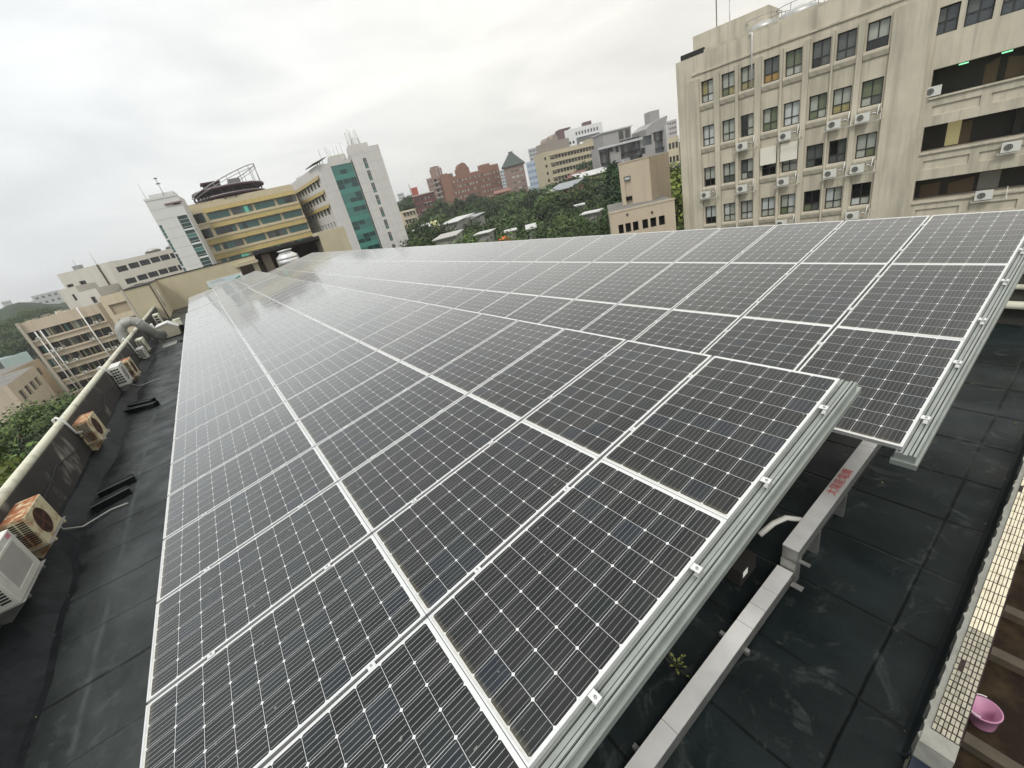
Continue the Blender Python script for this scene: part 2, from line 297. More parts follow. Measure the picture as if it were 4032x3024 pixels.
# ------------------------------------------------------------------ roof deck, parapets and what stands on the roof
ZD = -2.0
def deck_material():
    m = bpy.data.materials.new('bitumen_membrane'); m.use_nodes = True; t = m.node_tree; b = bsdf(m); lk = t.links
    def mth(op, a, b_=None, cl=False):
        n = nd(t, 'ShaderNodeMath', operation=op); n.use_clamp = cl
        for i, q in enumerate((a, b_)):
            if q is None: continue
            if isinstance(q, (int, float)): n.inputs[i].default_value = q
            else: lk.new(q, n.inputs[i])
        return n.outputs[0]
    tc = nd(t, 'ShaderNodeTexCoord'); s = nd(t, 'ShaderNodeSeparateXYZ')
    wob = nd(t, 'ShaderNodeTexNoise'); wob.inputs['Scale'].default_value = 0.9; wob.inputs['Detail'].default_value = 3; lk.new(tc.outputs['Object'], wob.inputs['Vector'])
    tsx = nd(t, 'ShaderNodeSeparateXYZ'); lk.new(tc.outputs['Object'], tsx.inputs[0])
    wv = mth('MULTIPLY', mth('SUBTRACT', wob.outputs['Fac'], 0.5), mth('ADD', 0.05, mth('MULTIPLY', mth('LESS_THAN', tsx.outputs[0], -0.5), 0.09)))
    lk.new(tc.outputs['Object'], s.inputs[0]); X, Y = s.outputs[0], s.outputs[1]
    def lines(co, off, per, wid):
        d = mth('MULTIPLY', mth('ABSOLUTE', mth('SUBTRACT', mth('FRACT', mth('ADD', mth('DIVIDE', mth('SUBTRACT', mth('ADD', co, wv), off), per), 0.5)), 0.5)), per)
        return mth('SUBTRACT', 1.0, mth('DIVIDE', d, wid), True)
    br = nd(t, 'ShaderNodeTexNoise'); br.inputs['Scale'].default_value = 1.7; br.inputs['Detail'].default_value = 4
    mpb = nd(t, 'ShaderNodeMapping'); mpb.inputs['Location'].default_value = (5, 3, 1); lk.new(tc.outputs['Object'], mpb.inputs['Vector']); lk.new(mpb.outputs[0], br.inputs['Vector'])
    brk = nd(t, 'ShaderNodeMapRange'); brk.inputs['From Min'].default_value = 0.40; brk.inputs['From Max'].default_value = 0.56; lk.new(br.outputs['Fac'], brk.inputs['Value'])
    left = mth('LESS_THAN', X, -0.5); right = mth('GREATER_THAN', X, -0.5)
    seam = mth('MULTIPLY', lines(Y, 4.15, 2.12, 0.035), left)
    seam2 = mth('MULTIPLY', mth('MULTIPLY', lines(Y, 3.1, 1.06, 0.014), left), 0.7)
    seam3 = mth('MULTIPLY', mth('MAXIMUM', lines(X, 2.48, 0.83, 0.022), lines(Y, -1.62, 0.8, 0.020)), right)
    allm = mth('MULTIPLY', mth('MAXIMUM', mth('MAXIMUM', seam, seam2), seam3), mth('ADD', mth('MULTIPLY', brk.outputs[0], 0.55), 0.45))
    big = nd(t, 'ShaderNodeTexNoise'); big.inputs['Scale'].default_value = 0.55; big.inputs['Detail'].default_value = 7; big.inputs['Roughness'].default_value = 0.62
    mpl = nd(t, 'ShaderNodeMapping'); mpl.inputs['Scale'].default_value = (1.6, 0.75, 1); lk.new(tc.outputs['Object'], mpl.inputs['Vector']); lk.new(mpl.outputs[0], big.inputs['Vector'])
    rp = nd(t, 'ShaderNodeValToRGB'); e = rp.color_ramp.elements
    e[0].position = 0.32; e[0].color = (0.012, 0.015, 0.015, 1); e[1].position = 0.70; e[1].color = (0.058, 0.068, 0.066, 1); lk.new(big.outputs['Fac'], rp.inputs['Fac'])
    fine = nd(t, 'ShaderNodeTexNoise'); fine.inputs['Scale'].default_value = 60; fine.inputs['Detail'].default_value = 3; lk.new(tc.outputs['Object'], fine.inputs['Vector'])
    fm = nd(t, 'ShaderNodeMapRange'); fm.inputs['To Min'].default_value = 0.6; fm.inputs['To Max'].default_value = 1.4; lk.new(fine.outputs['Fac'], fm.inputs['Value'])
    mu = nd(t, 'ShaderNodeMixRGB', blend_type='MULTIPLY'); mu.inputs['Fac'].default_value = 1; lk.new(rp.outputs['Color'], mu.inputs['Color1']); lk.new(fm.outputs[0], mu.inputs['Color2'])
    # long faint sheet laps running away from the viewer
    lap = mth('MULTIPLY', mth('MULTIPLY', lines(X, -2.35, 0.98, 0.05), left), mth('MULTIPLY', brk.outputs[0], 0.35))
    lp = nd(t, 'ShaderNodeMixRGB'); lp.inputs['Color2'].default_value = (0.13, 0.145, 0.145, 1); lk.new(mu.outputs['Color'], lp.inputs['Color1']); lk.new(lap, lp.inputs['Fac'])
    mx = nd(t, 'ShaderNodeMixRGB'); mx.inputs['Color2'].default_value = (0.004, 0.004, 0.004, 1); lk.new(lp.outputs['Color'], mx.inputs['Color1']); lk.new(allm, mx.inputs['Fac'])
    dk = nd(t, 'ShaderNodeMixRGB', blend_type='MULTIPLY'); dk.inputs['Color2'].default_value = (0.33, 0.41, 0.43, 1); sc_ = nd(t, 'ShaderNodeTexNoise'); sc_.inputs['Scale'].default_value = 2.6; sc_.inputs['Detail'].default_value = 9; sc_.inputs['Roughness'].default_value = 0.72; sc_.inputs['Distortion'].default_value = 1.2; lk.new(tc.outputs['Object'], sc_.inputs['Vector'])  # right of the deck multiplied darker: blocked sky light put into the colour
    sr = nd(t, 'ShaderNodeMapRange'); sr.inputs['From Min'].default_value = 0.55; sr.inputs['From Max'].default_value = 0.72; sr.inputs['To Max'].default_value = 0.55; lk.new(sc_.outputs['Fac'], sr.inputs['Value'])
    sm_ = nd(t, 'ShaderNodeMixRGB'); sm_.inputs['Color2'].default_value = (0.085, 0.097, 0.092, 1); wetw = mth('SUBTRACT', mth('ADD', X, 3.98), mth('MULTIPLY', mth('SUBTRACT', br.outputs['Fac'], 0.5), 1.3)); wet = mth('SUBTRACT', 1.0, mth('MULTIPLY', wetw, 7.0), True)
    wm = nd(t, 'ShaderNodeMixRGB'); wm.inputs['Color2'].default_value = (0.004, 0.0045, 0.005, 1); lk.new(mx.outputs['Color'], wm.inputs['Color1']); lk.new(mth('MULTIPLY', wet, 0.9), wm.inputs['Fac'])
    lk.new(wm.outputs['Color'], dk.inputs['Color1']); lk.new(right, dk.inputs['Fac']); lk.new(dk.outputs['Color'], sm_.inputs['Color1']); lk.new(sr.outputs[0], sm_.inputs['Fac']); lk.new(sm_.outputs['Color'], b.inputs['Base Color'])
    ro = nd(t, 'ShaderNodeMapRange'); ro.inputs['From Min'].default_value = 0.35; ro.inputs['From Max'].default_value = 0.7; b.inputs['Specular IOR Level'].default_value = 0.15; ro.inputs['To Min'].default_value = 0.26; ro.inputs['To Max'].default_value = 0.60; lk.new(br.outputs['Fac'], ro.inputs['Value']); lk.new(ro.outputs[0], b.inputs['Roughness'])
    bp = nd(t, 'ShaderNodeBump'); bp.inputs['Strength'].default_value = 0.5; bp.inputs['Distance'].default_value = 0.02
    h = mth('SUBTRACT', mth('ADD', mth('MULTIPLY', big.outputs['Fac'], 1.2), mth('MULTIPLY', fine.outputs['Fac'], 0.12)), allm); lk.new(h, bp.inputs['Height']); lk.new(bp.outputs['Normal'], b.inputs['Normal'])
    return m
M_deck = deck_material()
M_beige = mat('beige_render', (0.60, 0.55, 0.43), 0.85, var=0.16, scale=0.35, streak=0.18, bump=0.15)
def ritem(name, mb, mats, label, cat, group=None, M=None):
    o = obj(name, mb.mesh(name, mats)); o.matrix_world = RM if M is None else M
    return tag(o, label, cat, group)
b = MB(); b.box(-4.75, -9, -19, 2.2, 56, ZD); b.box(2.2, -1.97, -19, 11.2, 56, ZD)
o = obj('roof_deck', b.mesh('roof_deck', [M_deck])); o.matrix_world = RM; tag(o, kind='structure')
M_dirty = mat('stained_parapet', (0.045, 0.042, 0.038), 0.9, c2=(0.36, 0.34, 0.30), scale=1.5, lo=0.56, hi=0.74, zs=0.5, var=0.0, streak=0.5, bump=0.2, detail=8)
M_cream = mat('cream_paint', (0.66, 0.65, 0.52), 0.55, c2=(0.30, 0.29, 0.23), scale=3, lo=0.52, hi=0.74)
M_memb = mat('membrane_upturn', (0.014, 0.018, 0.022), 0.5, spec=.15, var=0.6, scale=3.0, bump=1.0, c2=(0.003, 0.0035, 0.004), lo=.4, hi=.6)
def parapet(label):
    p = thing('parapet_wall', label, 'parapet', roofM(-4.45, 0, ZD))
    b = MB(); b.box(-0.28, -9, 0.002, 0, 47, 1.26); obj('wall', b.mesh('wall', [M_dirty]), p)
    b = MB(); b.tube([(-0.10, -9, 1.31), (-0.10, 20, 1.315), (-0.10, 47, 1.31)], 0.088, 0, 12); obj('coping_pipe', b.mesh('coping_pipe', [M_cream]), p)
    b = MB(); y = -9.0; rnd = random.Random(3); prof = []
    while y < 47:
        prof.append((y, 0.36 + rnd.uniform(-.07, .10) + .18 * max(0.0, min(1.0, (8 - y) / 4)), 0.30 + rnd.uniform(-.06, .08))); y += rnd.uniform(0.45, 0.9)
    for q in range(len(prof) - 1):
        (y0, d0, h0), (y1, d1, h1) = prof[q], prof[q + 1]
        b.quad((d0, y0, 0.012), (d1, y1, 0.012), (0.07, y1, h1), (0.07, y0, h0)); b.quad((0.07, y0, h0), (0.07, y1, h1), (0.003, y1, h1 + .02), (0.003, y0, h0 + .02))
        b.quad((d0 + .08, y0, 0.003), (d1 + .08, y1, 0.003), (d1, y1, 0.012), (d0, y0, 0.012))
    obj('membrane_upturn', b.mesh('membrane_upturn', [M_memb]), p)
parapet('dark stained roof parapet with a cream pipe along its top and air conditioners hung on it')
# air conditioner units hung on the parapet
M_acw = mat('ac_white', (0.68, 0.68, 0.62), 0.45, var=0.15, scale=3, c2=(0.55, 0.54, 0.46), lo=0.5, hi=0.8)
M_acg = mat('ac_grey_cover', (0.42, 0.41, 0.38), 0.6, var=0.15, scale=3)
M_rust = mat('ac_rusty', (0.62, 0.56, 0.37), 0.7, c2=(0.27, 0.10, 0.035), scale=4.0, lo=0.50, hi=0.66, detail=9)
M_rustd = mat('ac_deep_rust', (0.16, 0.055, 0.025), 0.85, var=0.5, scale=9)
M_dark = mat('dark_slots', (0.018, 0.016, 0.014), 0.7)
M_hole = mat('rusty_hole', (0.045, 0.018, 0.010), 0.9, var=.5, scale=8); M_hole2 = mat('rusty_blade', (0.09, 0.035, 0.02), 0.9)
M_pink = mat('pink_sticker', (0.62, 0.25, 0.30), 0.6)
M_hose = mat('white_lagging', (0.75, 0.75, 0.72), 0.6)
def bevel_mesh(me, wdt, seg=2):
    bm = bmesh.new(); bm.from_mesh(me); bmesh.ops.bevel(bm, geom=bm.edges[:], offset=wdt, segments=seg, profile=0.5, affect='EDGES'); bm.to_mesh(me); bm.free(); return me
def ac_unit(y0, zb, wd, h, d, style, label, xb=-4.43, cols=2, rows=10, hose=True, front='fan'):
    body, top = {'white': (M_acw, M_acw), 'rusty': (M_rust, M_rustd), 'cream': (M_cream, M_cream)}[style]
    o = thing('air_conditioner', label, 'air conditioner', roofM(xb, y0, zb), 'outdoor units hung on the left parapet')
    b = MB(); b.box(0, 0, 0, d, wd, h); me = bevel_mesh(b.mesh('casing', [body]), 0.012)
    obj('casing', me, o)
    if style == 'rusty':
        b = MB(); b.box(0.014, 0.014, h + 0.0005, d - 0.014, wd - 0.014, h + 0.003); obj('top_plate', b.mesh('top_plate', [M_rust2]), o)
    b = MB(); fx = d
    if front == 'fan':
        cy, cz, r = wd * 0.40, h * 0.5, min(h, wd) * 0.36
        b.lathe([(0.0, fx + 0.002), (r, fx + 0.002)], cy, cz, 0, 24, 'x'); b.lathe([(r, fx + 0.001), (r + .012, fx + .012), (r + .03, fx + .001)], cy, cz, 1, 24, 'x')
        if style != 'rusty':
            for rr in (0.35, 0.6, 0.82): b.lathe([(r * rr, fx + 0.006), (r * rr + .012, fx + .006)], cy, cz, 1, 24, 'x')
            for k in range(8):
                a = k * math.pi / 4; b.tube([(fx + .008, cy, cz), (fx + .008, cy + r * math.cos(a), cz + r * math.sin(a))], 0.006, 1, 4)
        else:
            b.lathe([(0.0, fx + 0.004), (0.05, fx + 0.004)], cy, cz, 1, 12, 'x')
            for k in range(4):
                a = k * math.pi / 2 + .4; b.quad((fx + .004, cy, cz), (fx + .004, cy + r * .9 * math.cos(a - .3), cz + r * .9 * math.sin(a - .3)), (fx + .005, cy + r * .95 * math.cos(a), cz + r * .95 * math.sin(a)), (fx + .004, cy + r * .5 * math.cos(a + .4), cz + r * .5 * math.sin(a + .4)), 1)
        obj('fan_guard', b.mesh('fan_guard', [M_hole if style == 'rusty' else M_dark, M_hole2 if style == 'rusty' else body]), o)
    else:
        b.box(fx + .0005, wd * .16, h * .16, fx + .004, wd * .84, h * .80, 0)
        for (ya, za, yb, zb2) in ((.12, .11, .88, .16), (.12, .80, .88, .85), (.12, .16, .16, .80), (.84, .16, .88, .80)): b.box(fx + .0005, wd * ya, h * za, fx + .014, wd * yb, h * zb2, 1)
        obj('front_cover', b.mesh('front_cover', [M_acg, body]), o)
        b = MB(); b.quad((fx + .002, wd * .80, h * .87), (fx + .002, wd * .93, h * .87), (fx + .002, wd * .93, h * .97), (fx + .002, wd * .80, h * .97)); obj('sticker', b.mesh('sticker', [M_pink]), o)
    b = MB(); gx0, gx1, gz0, gz1 = d * .12, d * .88, h * .10, h * .90
    b.box(gx0 - .012, -0.003, gz0 - .012, gx1 + .012, -0.0005, gz1 + .012, 1)
    cw, rh = (gx1 - gx0) / cols, (gz1 - gz0) / rows
    for c in range(cols):
        for r_ in range(rows): b.box(gx0 + c * cw + cw * .08, -0.006, gz0 + r_ * rh + rh * .18, gx0 + (c + 1) * cw - cw * .08, -0.0035, gz0 + (r_ + 1) * rh - rh * .18, 0)
    obj('side_grille', b.mesh('side_grille', [M_dark, body]), o)
    b = MB(); b.box(0.01, -.03, -0.0035, d + .05, wd + .03, -0.0005); obj('shelf', b.mesh('shelf', [M_conc]), o)
    for yy in (wd * .10, wd * .82):
        b = MB(); b.box(-0.01, yy, -0.045, d + .06, yy + .045, -0.004); b.prism([(-0.01, -0.30), (0.03, -0.30), (d + .02, -0.046), (-0.01, -0.046)], yy, yy + .012, 'y')
        obj('bracket', b.mesh('bracket', [M_steel if style == 'white' else M_rust]), o)
    if hose:
        b = MB(); zt = -0.52 - zb
        b.tube([(d * .3, -0.02, h * .62), (d * .1, -0.18, h * .7), (0.0, -0.26, zt - .08), (-0.08, -0.24, zt + .03), (-0.18, -0.14, zt - .02), (-0.22, -0.06, zt - .3)], 0.028, 0, 8); obj('refrigerant_pipe', b.mesh('refrigerant_pipe', [M_hose]), o)
    return o
M_rust2 = mat('ac_rust_top', (0.30, 0.10, 0.035), 0.8, c2=(0.62, 0.54, 0.34), scale=5, lo=0.5, hi=0.62)
ac_unit(5.95, -1.47, 1.02, 0.73, 0.34, 'white', 'large white outdoor unit with grey front cover and pink sticker, nearest on the parapet', front='cover', rows=12)
ac_unit(7.55, -1.46, 0.88, 0.60, 0.33, 'rusty', 'rusty unit with open round fan hole beside the unit with the pink sticker', rows=12)
ac_unit(12.92, -1.49, 0.86, 0.63, 0.32, 'rusty', 'rusty unit hanging alone in the middle of the stained parapet', cols=1, rows=14)
ac_unit(19.4, -1.46, 1.0, 0.77, 0.34, 'white', 'white unit with big square side slots in front of an orange rusty one', cols=3, rows=6)
ac_unit(21.5, -1.62, 0.9, 0.72, 0.34, 'rusty', 'orange rusty unit half hidden behind the white one with square slots', hose=False)
ac_unit(26.5, -1.75, 0.8, 0.55, 0.31, 'white', 'small white slotted unit below the grey elbow duct', cols=3, rows=5)
ac_unit(27.9, -1.60, 0.8, 0.70, 0.34, 'cream', 'cream unit just behind the small white one near the elbow duct', hose=False)
ac_unit(39.2, -1.50, 1.0, 0.75, 0.36, 'cream', 'farthest outdoor unit, by the end of the parapet near the cream pier', xb=-4.25, cols=1, rows=3, hose=False)
# big elbow duct over the parapet, with its blower
M_duct = mat('duct_grey', (0.40, 0.40, 0.37), 0.55, 0.3, var=0.3, scale=2.2)
dt = thing('exhaust_duct', 'fat grey bent exhaust duct arching over the parapet', 'duct', roofM(-4.45, 30.0, ZD))
b = MB(); pts = [(-0.55, 0, -0.3), (-0.55, 0, 1.2)]
for k in range(0, 9):
    a = math.pi - k * math.pi / 8 * 0.92; pts.append((-0.05 + 0.50 * math.cos(a), 0, 1.45 + 0.50 * math.sin(a)))
pts += [(0.62, 0.4, 0.95), (0.85, 1.2, 0.6)]
b.tube(pts, [0.27] * 12 + [0.34], 0, 18); obj('pipe', b.mesh('pipe', [M_duct]), dt)
b = MB()
for q in (1, 3, 5, 7, 9, 11):
    p0, p1 = Vector(pts[q]), Vector(pts[min(q + 1, len(pts) - 1)]); t_ = (p1 - p0).normalized() * .02; b.tube([p0 - t_, p0 + t_], 0.285, 0, 18)
obj('joint_ring', b.mesh('joint_ring', [M_steel]), dt)
bl = thing('blower', 'cream sheet metal blower housing at the foot of the bent duct', 'blower', roofM(-3.95, 33.4, ZD))
b = MB(); b.prism([(0.0, 0.08), (1.15, 0.08), (1.2, 0.55), (0.75, 0.95), (0.1, 0.85)], 0, 1.1, 'y'); obj('housing', b.mesh('housing', [mat('blower_tan', (0.42, 0.39, 0.30), 0.7, var=0.2, scale=2)]), bl)
b = MB(); b.prism([(-0.02, 0.86), (0.1, 0.86), (0.75, 0.96), (1.21, 0.56), (1.25, 0.60), (0.77, 1.03), (0.08, 0.93)], -0.03, 1.13, 'y'); obj('rim', b.mesh('rim', [M_white]), bl)
b = MB(); b.box(-0.12, -0.15, 0.0, -0.03, 0.9, 1.15); obj('flange', b.mesh('flange', [M_acw]), bl)
b = MB(); b.box(0.0, 0.0, 0.0, 1.2, 1.1, 0.078); obj('plinth', b.mesh('plinth', [M_black]), bl)
mo = thing('motor_box', 'small pale yellow box on a black stand beside the blower', 'motor box', roofM(-2.75, 34.6, ZD))
b = MB(); b.box(-0.2, -0.2, 0.5, 0.25, 0.25, 0.95); obj('cover', bevel_mesh(b.mesh('cover', [M_cream]), .02), mo)
b = MB(); b.box(-0.17, -0.17, 0.0, 0.22, 0.22, 0.499); obj('stand', b.mesh('stand', [M_black]), mo)
b = MB(); b.box(0, 0, 0.0, 0.75, 1.3, 0.05); b.box(0.9, 0.3, 0.0, 1.35, 1.2, 0.09, 1); ritem('cover_slab', b, [mat('slab_grey', (0.36, 0.36, 0.34), 0.8, var=.2), M_black], 'flat pale slab lying on the dark deck in front of the blower', 'slab', M=roofM(-3.75, 29.9, ZD + .004))
# black sleepers lying on the left deck
M_sleep = mat('sleeper_black', (0.008, 0.009, 0.010), 0.6, spec=.15, var=0.5, scale=4)
for (pa, pb, lab) in (((381, 1936), (521, 1869), 'farther long black sleeper of the near pair on the left deck'), ((357, 1990), (502, 1915), 'nearer long black sleeper of the near pair on the left deck'),
                      ((497, 1611), (612, 1582), 'nearer black sleeper of the far pair on the left deck'), ((505, 1592), (600, 1570), 'farther black sleeper of the far pair on the left deck')):
    a_, c_ = rz(*pa, -1.84), rz(*pb, -1.84); d_ = c_ - a_; b = MB()
    b.box(0, -0.12, 0.002, d_.length, 0.12, 0.155); b.box(-0.01, -0.135, 0.155, d_.length + .01, -0.105, 0.163, 1)
    ritem('roof_sleeper', b, [M_sleep, mat('sleeper_edge', (0.10, 0.11, 0.11), 0.6)], lab, 'sleeper', 'black sleepers on the left deck', roofM(a_.x, a_.y, ZD, math.atan2(d_.y, d_.x)))
# cable duct at the near end, right
def tray(name, xs, z0, z1, label, yc=-0.805, hw=0.068):
    o = thing('cable_trunking', label, 'cable trunking', roofM(xs[0], yc, ZD), 'stainless trunking across the near deck')
    b = MB(); b.box(0, -hw, z0 - ZD, xs[-1] - xs[0], hw, z1 - ZD - .012); obj('channel', b.mesh('channel', [M_steel]), o)
    for q in range(len(xs) - 1):
        b = MB(); b.box(xs[q] - xs[0] + .003, -hw - .004, z1 - ZD - .012, xs[q + 1] - xs[0] - .003, hw + .004, z1 - ZD); obj('lid', b.mesh('lid', [M_tray]), o)
    return o
lo_ = tray('t', [-1.6, 1.17, 2.33, 2.57, 2.80, 3.14], -1.95, -1.78, 'long low stainless cable trunking on the dark deck beside the near array')
for x in (0.9, 2.2, 3.7, 4.4): 
    b = MB(); b.box(x + 1.6, -0.10, 0.0, x + 1.64, 0.24 - .07, 0.049) if x < 3 else b.box(x + 1.6, -0.085, 0.0, x + 1.64, 0.05, 0.33); obj('bracket', b.mesh('bracket', [M_steel]), lo_)
hi_ = tray('t', [3.17, 3.36, 3.72, 5.2, 6.8], -1.66, -1.50, 'raised stainless cable trunking with red characters, under the right array', yc=-0.82)
b = MB(); b.box(-0.02, -0.068, 0.02, 0.10, 0.068, 0.335); obj('end_box', b.mesh('end_box', [M_steel]), hi_)
b = MB(); b.box(0.05, -0.16, 0.30, 0.09, -0.07, 0.31); b.box(-0.12, -0.17, 0.12, -0.06, -0.07, 0.13); b.box(0.0, -0.075, 0.31, 0.09, -0.071, 0.37); obj('bracket', b.mesh('bracket', [M_steel]), hi_)
fc = bpy.data.curves.new('lettering', 'FONT'); fc.body = '\u592a\u967d\u80fd\u96fb\u7e9c'; fc.size = 0.105; fc.align_x = 'CENTER'; fc.align_y = 'CENTER'
fo = bpy.data.objects.new('lettering', fc); col.objects.link(fo); dg = bpy.context.evaluated_depsgraph_get(); mtx = bpy.data.meshes.new_from_object(fo.evaluated_get(dg)); bpy.data.objects.remove(fo)
mtx.materials.clear(); mtx.materials.append(mat('red_ink', (0.55, 0.03, 0.03), 0.5)); obj('lettering', mtx, hi_, (1.22, 0.0, 0.5025))
# slotted steel angles and a cable by the step of the trunking
def slotted(L_):
    b = MB(); b.box(0, 0, 0, L_, 0.004, 0.05); b.box(0, 0.004, 0, L_, 0.05, 0.004); 
    for k in range(int(L_ / .06)): b.box(.015 + k * .06, -0.002, 0.018, .045 + k * .06, -0.0005, 0.032, 1)
    return b.mesh('slotted_angle', [M_steel, M_black])
for k, (x, y, z, lab) in enumerate(((2.75, -0.50, -1.45, 'lowest'), (3.0, -0.42, -1.35, 'middle'), (3.2, -0.34, -1.20, 'highest'))):
    o = obj('slotted_angle', slotted(0.6)); o.matrix_world = roofM(x, y, z, 0.06 * k) ; tag(o, '%s slotted grey steel angle sticking out beside the stainless trunking' % lab, 'steel angle', 'slotted angles by the trunking')
b = MB(); p0 = Vector((3.62, -0.74, -1.53)); b.tube([p0, p0 + Vector((-0.12, 0.10, 0.06)), p0 + Vector((-0.26, 0.16, 0.05)), p0 + Vector((-0.42, 0.22, -0.03))], 0.028, 0, 10)
ritem('flexible_conduit', b, [mat('conduit_grey', (0.5, 0.49, 0.45), 0.6)], 'short grey flexible conduit bending out of the raised trunking', 'conduit')
b = MB(); b.box(0, 0, 0, .30, .14, .20); b.quad((0.04, -0.002, 0.09), (0.13, -0.002, 0.09), (0.13, -0.002, 0.17), (0.04, -0.002, 0.17), 1)
ritem('junction_box', b, [mat('box_brown', (0.02, 0.018, 0.016), 0.8, spec=.1), M_white], 'dark junction box with a white label under the array edge', 'junction box', M=roofM(2.62, -0.62, -1.72))
b = MB(); rnd = random.Random(5)
for k in range(14):
    a = rnd.uniform(0, 6.28); r_ = rnd.uniform(.03, .13); z_ = rnd.uniform(.03, .12); c = Vector((r_ * math.cos(a), r_ * math.sin(a), z_)); s_ = rnd.uniform(.014, .024); d_ = Vector((math.cos(a), math.sin(a), .3)) * s_; e_ = Vector((-math.sin(a), math.cos(a), 0)) * s_ * .6
    b.tube([(0, 0, 0), tuple(c * .6), tuple(c - d_)], .002, 1, 4); b.poly([c - d_, c - d_ * .2 + e_, c + d_, c - d_ * .2 - e_], 0)
ritem('weed', b, [mat('weed_leaf', (0.15, 0.16, 0.035), 0.6), mat('weed_stem', (0.10, 0.12, 0.04), 0.7)], 'small yellow-green weed growing in the dark gap beside the trunking', 'weed', M=roofM(1.68, -0.52, ZD))
# tiled parapet on the right and the pit behind it
tp = thing('tiled_parapet', 'low parapet with cream mosaic tiles on its top edge at the lower right', 'parapet', roofM(2.27, -1.94, ZD))
b = MB(); b.box(0, -0.225, -0.9, 9.0, -0.052, 0.292); b.box(0, -0.225, 0.292, 0.13, -0.055, 0.304); obj('core', b.mesh('core', [mat('cement_edge', (0.34, 0.34, 0.30), 0.9, var=.3, scale=9, bump=.5)]), tp)
b = MB(); rnd = random.Random(8)
x = 0.0; y0 = []
while x < 9: y0.append((x, rnd.uniform(-.014, .014))); x += .055
for q in range(len(y0) - 1): b.quad((y0[q][0], -0.05 + y0[q][1], 0.2935), (y0[q + 1][0], -0.05 + y0[q + 1][1], 0.2935), (y0[q + 1][0], -0.088, 0.2935), (y0[q][0], -0.088, 0.2935)); b.quad((y0[q][0], -0.042 + y0[q][1], 0.02), (y0[q + 1][0], -0.042 + y0[q + 1][1], 0.02), (y0[q + 1][0], -0.05 + y0[q + 1][1], 0.2935), (y0[q][0], -0.05 + y0[q][1], 0.2935))
obj('cement_lip', b.mesh('cement_lip', [mat('cement_edge', (0.3,) * 3)]), tp)
b = MB(); g_ = MB(); x = 0.135; g_.box(0.13, -0.226, 0.2925, 9.0, -0.086, 0.2990)
n_ = 0
while x < 8.9:
    big = x > 1.1; px_ = 0.118 if big else 0.0565
    for c in range(6):
        if rnd.random() < (.012 if big else .03): continue
        ya = -0.088 - c * .0228 + rnd.uniform(-.0012, .0012); q = 0.0052 if big else 0.006; xx = x + rnd.uniform(-.002, .002)
        b.box(xx + .004, ya - .0228 + .0056, 0.2992, xx + px_ - .008, ya, 0.2992 + q, 0 if big else 1 + (rnd.random() < .3))
    x += px_
obj('grout', g_.mesh('grout', [mat('grout_brown', (0.045, 0.03, 0.028), 0.9, var=.3, scale=20)]), tp)
obj('tiles', b.mesh('tiles', [mat('tile_cream', (0.82, 0.75, 0.56), 0.25, c2=(0.55, 0.47, 0.34), scale=7, lo=.5, hi=.75), mat('tile_dull', (0.46, 0.43, 0.33), 0.4, var=.25, scale=30), mat('tile_dull_dark', (0.36, 0.34, 0.26), 0.45, var=.3, scale=30)]), tp)
b = MB(); b.prism([(-0.04, 0.003), (0.03, 0.003), (0.0, 0.02), (-0.03, 0.09), (-0.04, 0.09)], 0.0, 9.0, 'x'); 
obj('membrane_upturn', b.mesh('upturn_right', [mat('membrane_right', (0.030, 0.038, 0.039), 0.6, spec=.15, var=.5, scale=3, bump=.3)]), tp)
b = MB(); b.box(-0.62, -0.24, -0.5, -0.005, -0.052, 0.10); obj('membrane_end', b.mesh('membrane_end', [mat('membrane_navy', (0.018, 0.027, 0.045), 0.5, var=.3, scale=4)]), tp)
M_pit = mat('pit_floor', (0.018, 0.011, 0.007), 0.8, spec=.15, c2=(0.06, 0.042, 0.02), scale=2.5, lo=.45, hi=.7, var=0)
b = MB(); b.box(1.65, -7, -19, 12, -2.17, -2.75); o = obj('lower_roof', b.mesh('lower_roof', [M_pit])); o.matrix_world = RM; tag(o, kind='structure')
for k, x in enumerate((2.55, 3.15, 4.15, 4.75, 5.7)):
    b = MB(); b.box(-.05, -3.5, 0, .05, -0.02, .09); ritem('timber_plank', b, [mat('old_timber', (0.10, 0.08, 0.055), 0.85, var=.4, scale=6)], '%s worn timber plank on the dark lower roof, counted from the parapet end' % ORD[k], 'plank', 'planks on the lower roof', roofM(x, -2.2, -2.745, -0.05 + .03 * (k % 3)))
bk = thing('bucket', 'pink plastic bucket on the dark lower roof beyond the tiled parapet', 'bucket', roofM(3.52, -2.345, -2.65))
b = MB(); b.lathe([(0.0, 0.0), (.09, 0.0), (.094, .02), (.12, .20), (.13, .205), (.13, .218), (.117, .218), (.09, .03), (0.0, .025)], 0, 0, 0, 24); obj('body', b.mesh('body', [mat('pink_plastic', (0.52, 0.24, 0.38), 0.5, var=.12, scale=5)]), bk)
b = MB(); b.tube([(.128 * math.cos(a), .128 * math.sin(a), .24 + .0 * a) for a in [k * math.pi / 10 for k in range(11)]], .005, 0, 6); obj('handle', b.mesh('handle', [M_hose]), bk)
bk.matrix_world = roofM(3.42, -2.29, -2.74) @ Matrix.Scale(.86, 4) @ Matrix.Rotation(-0.12, 4, 'X')
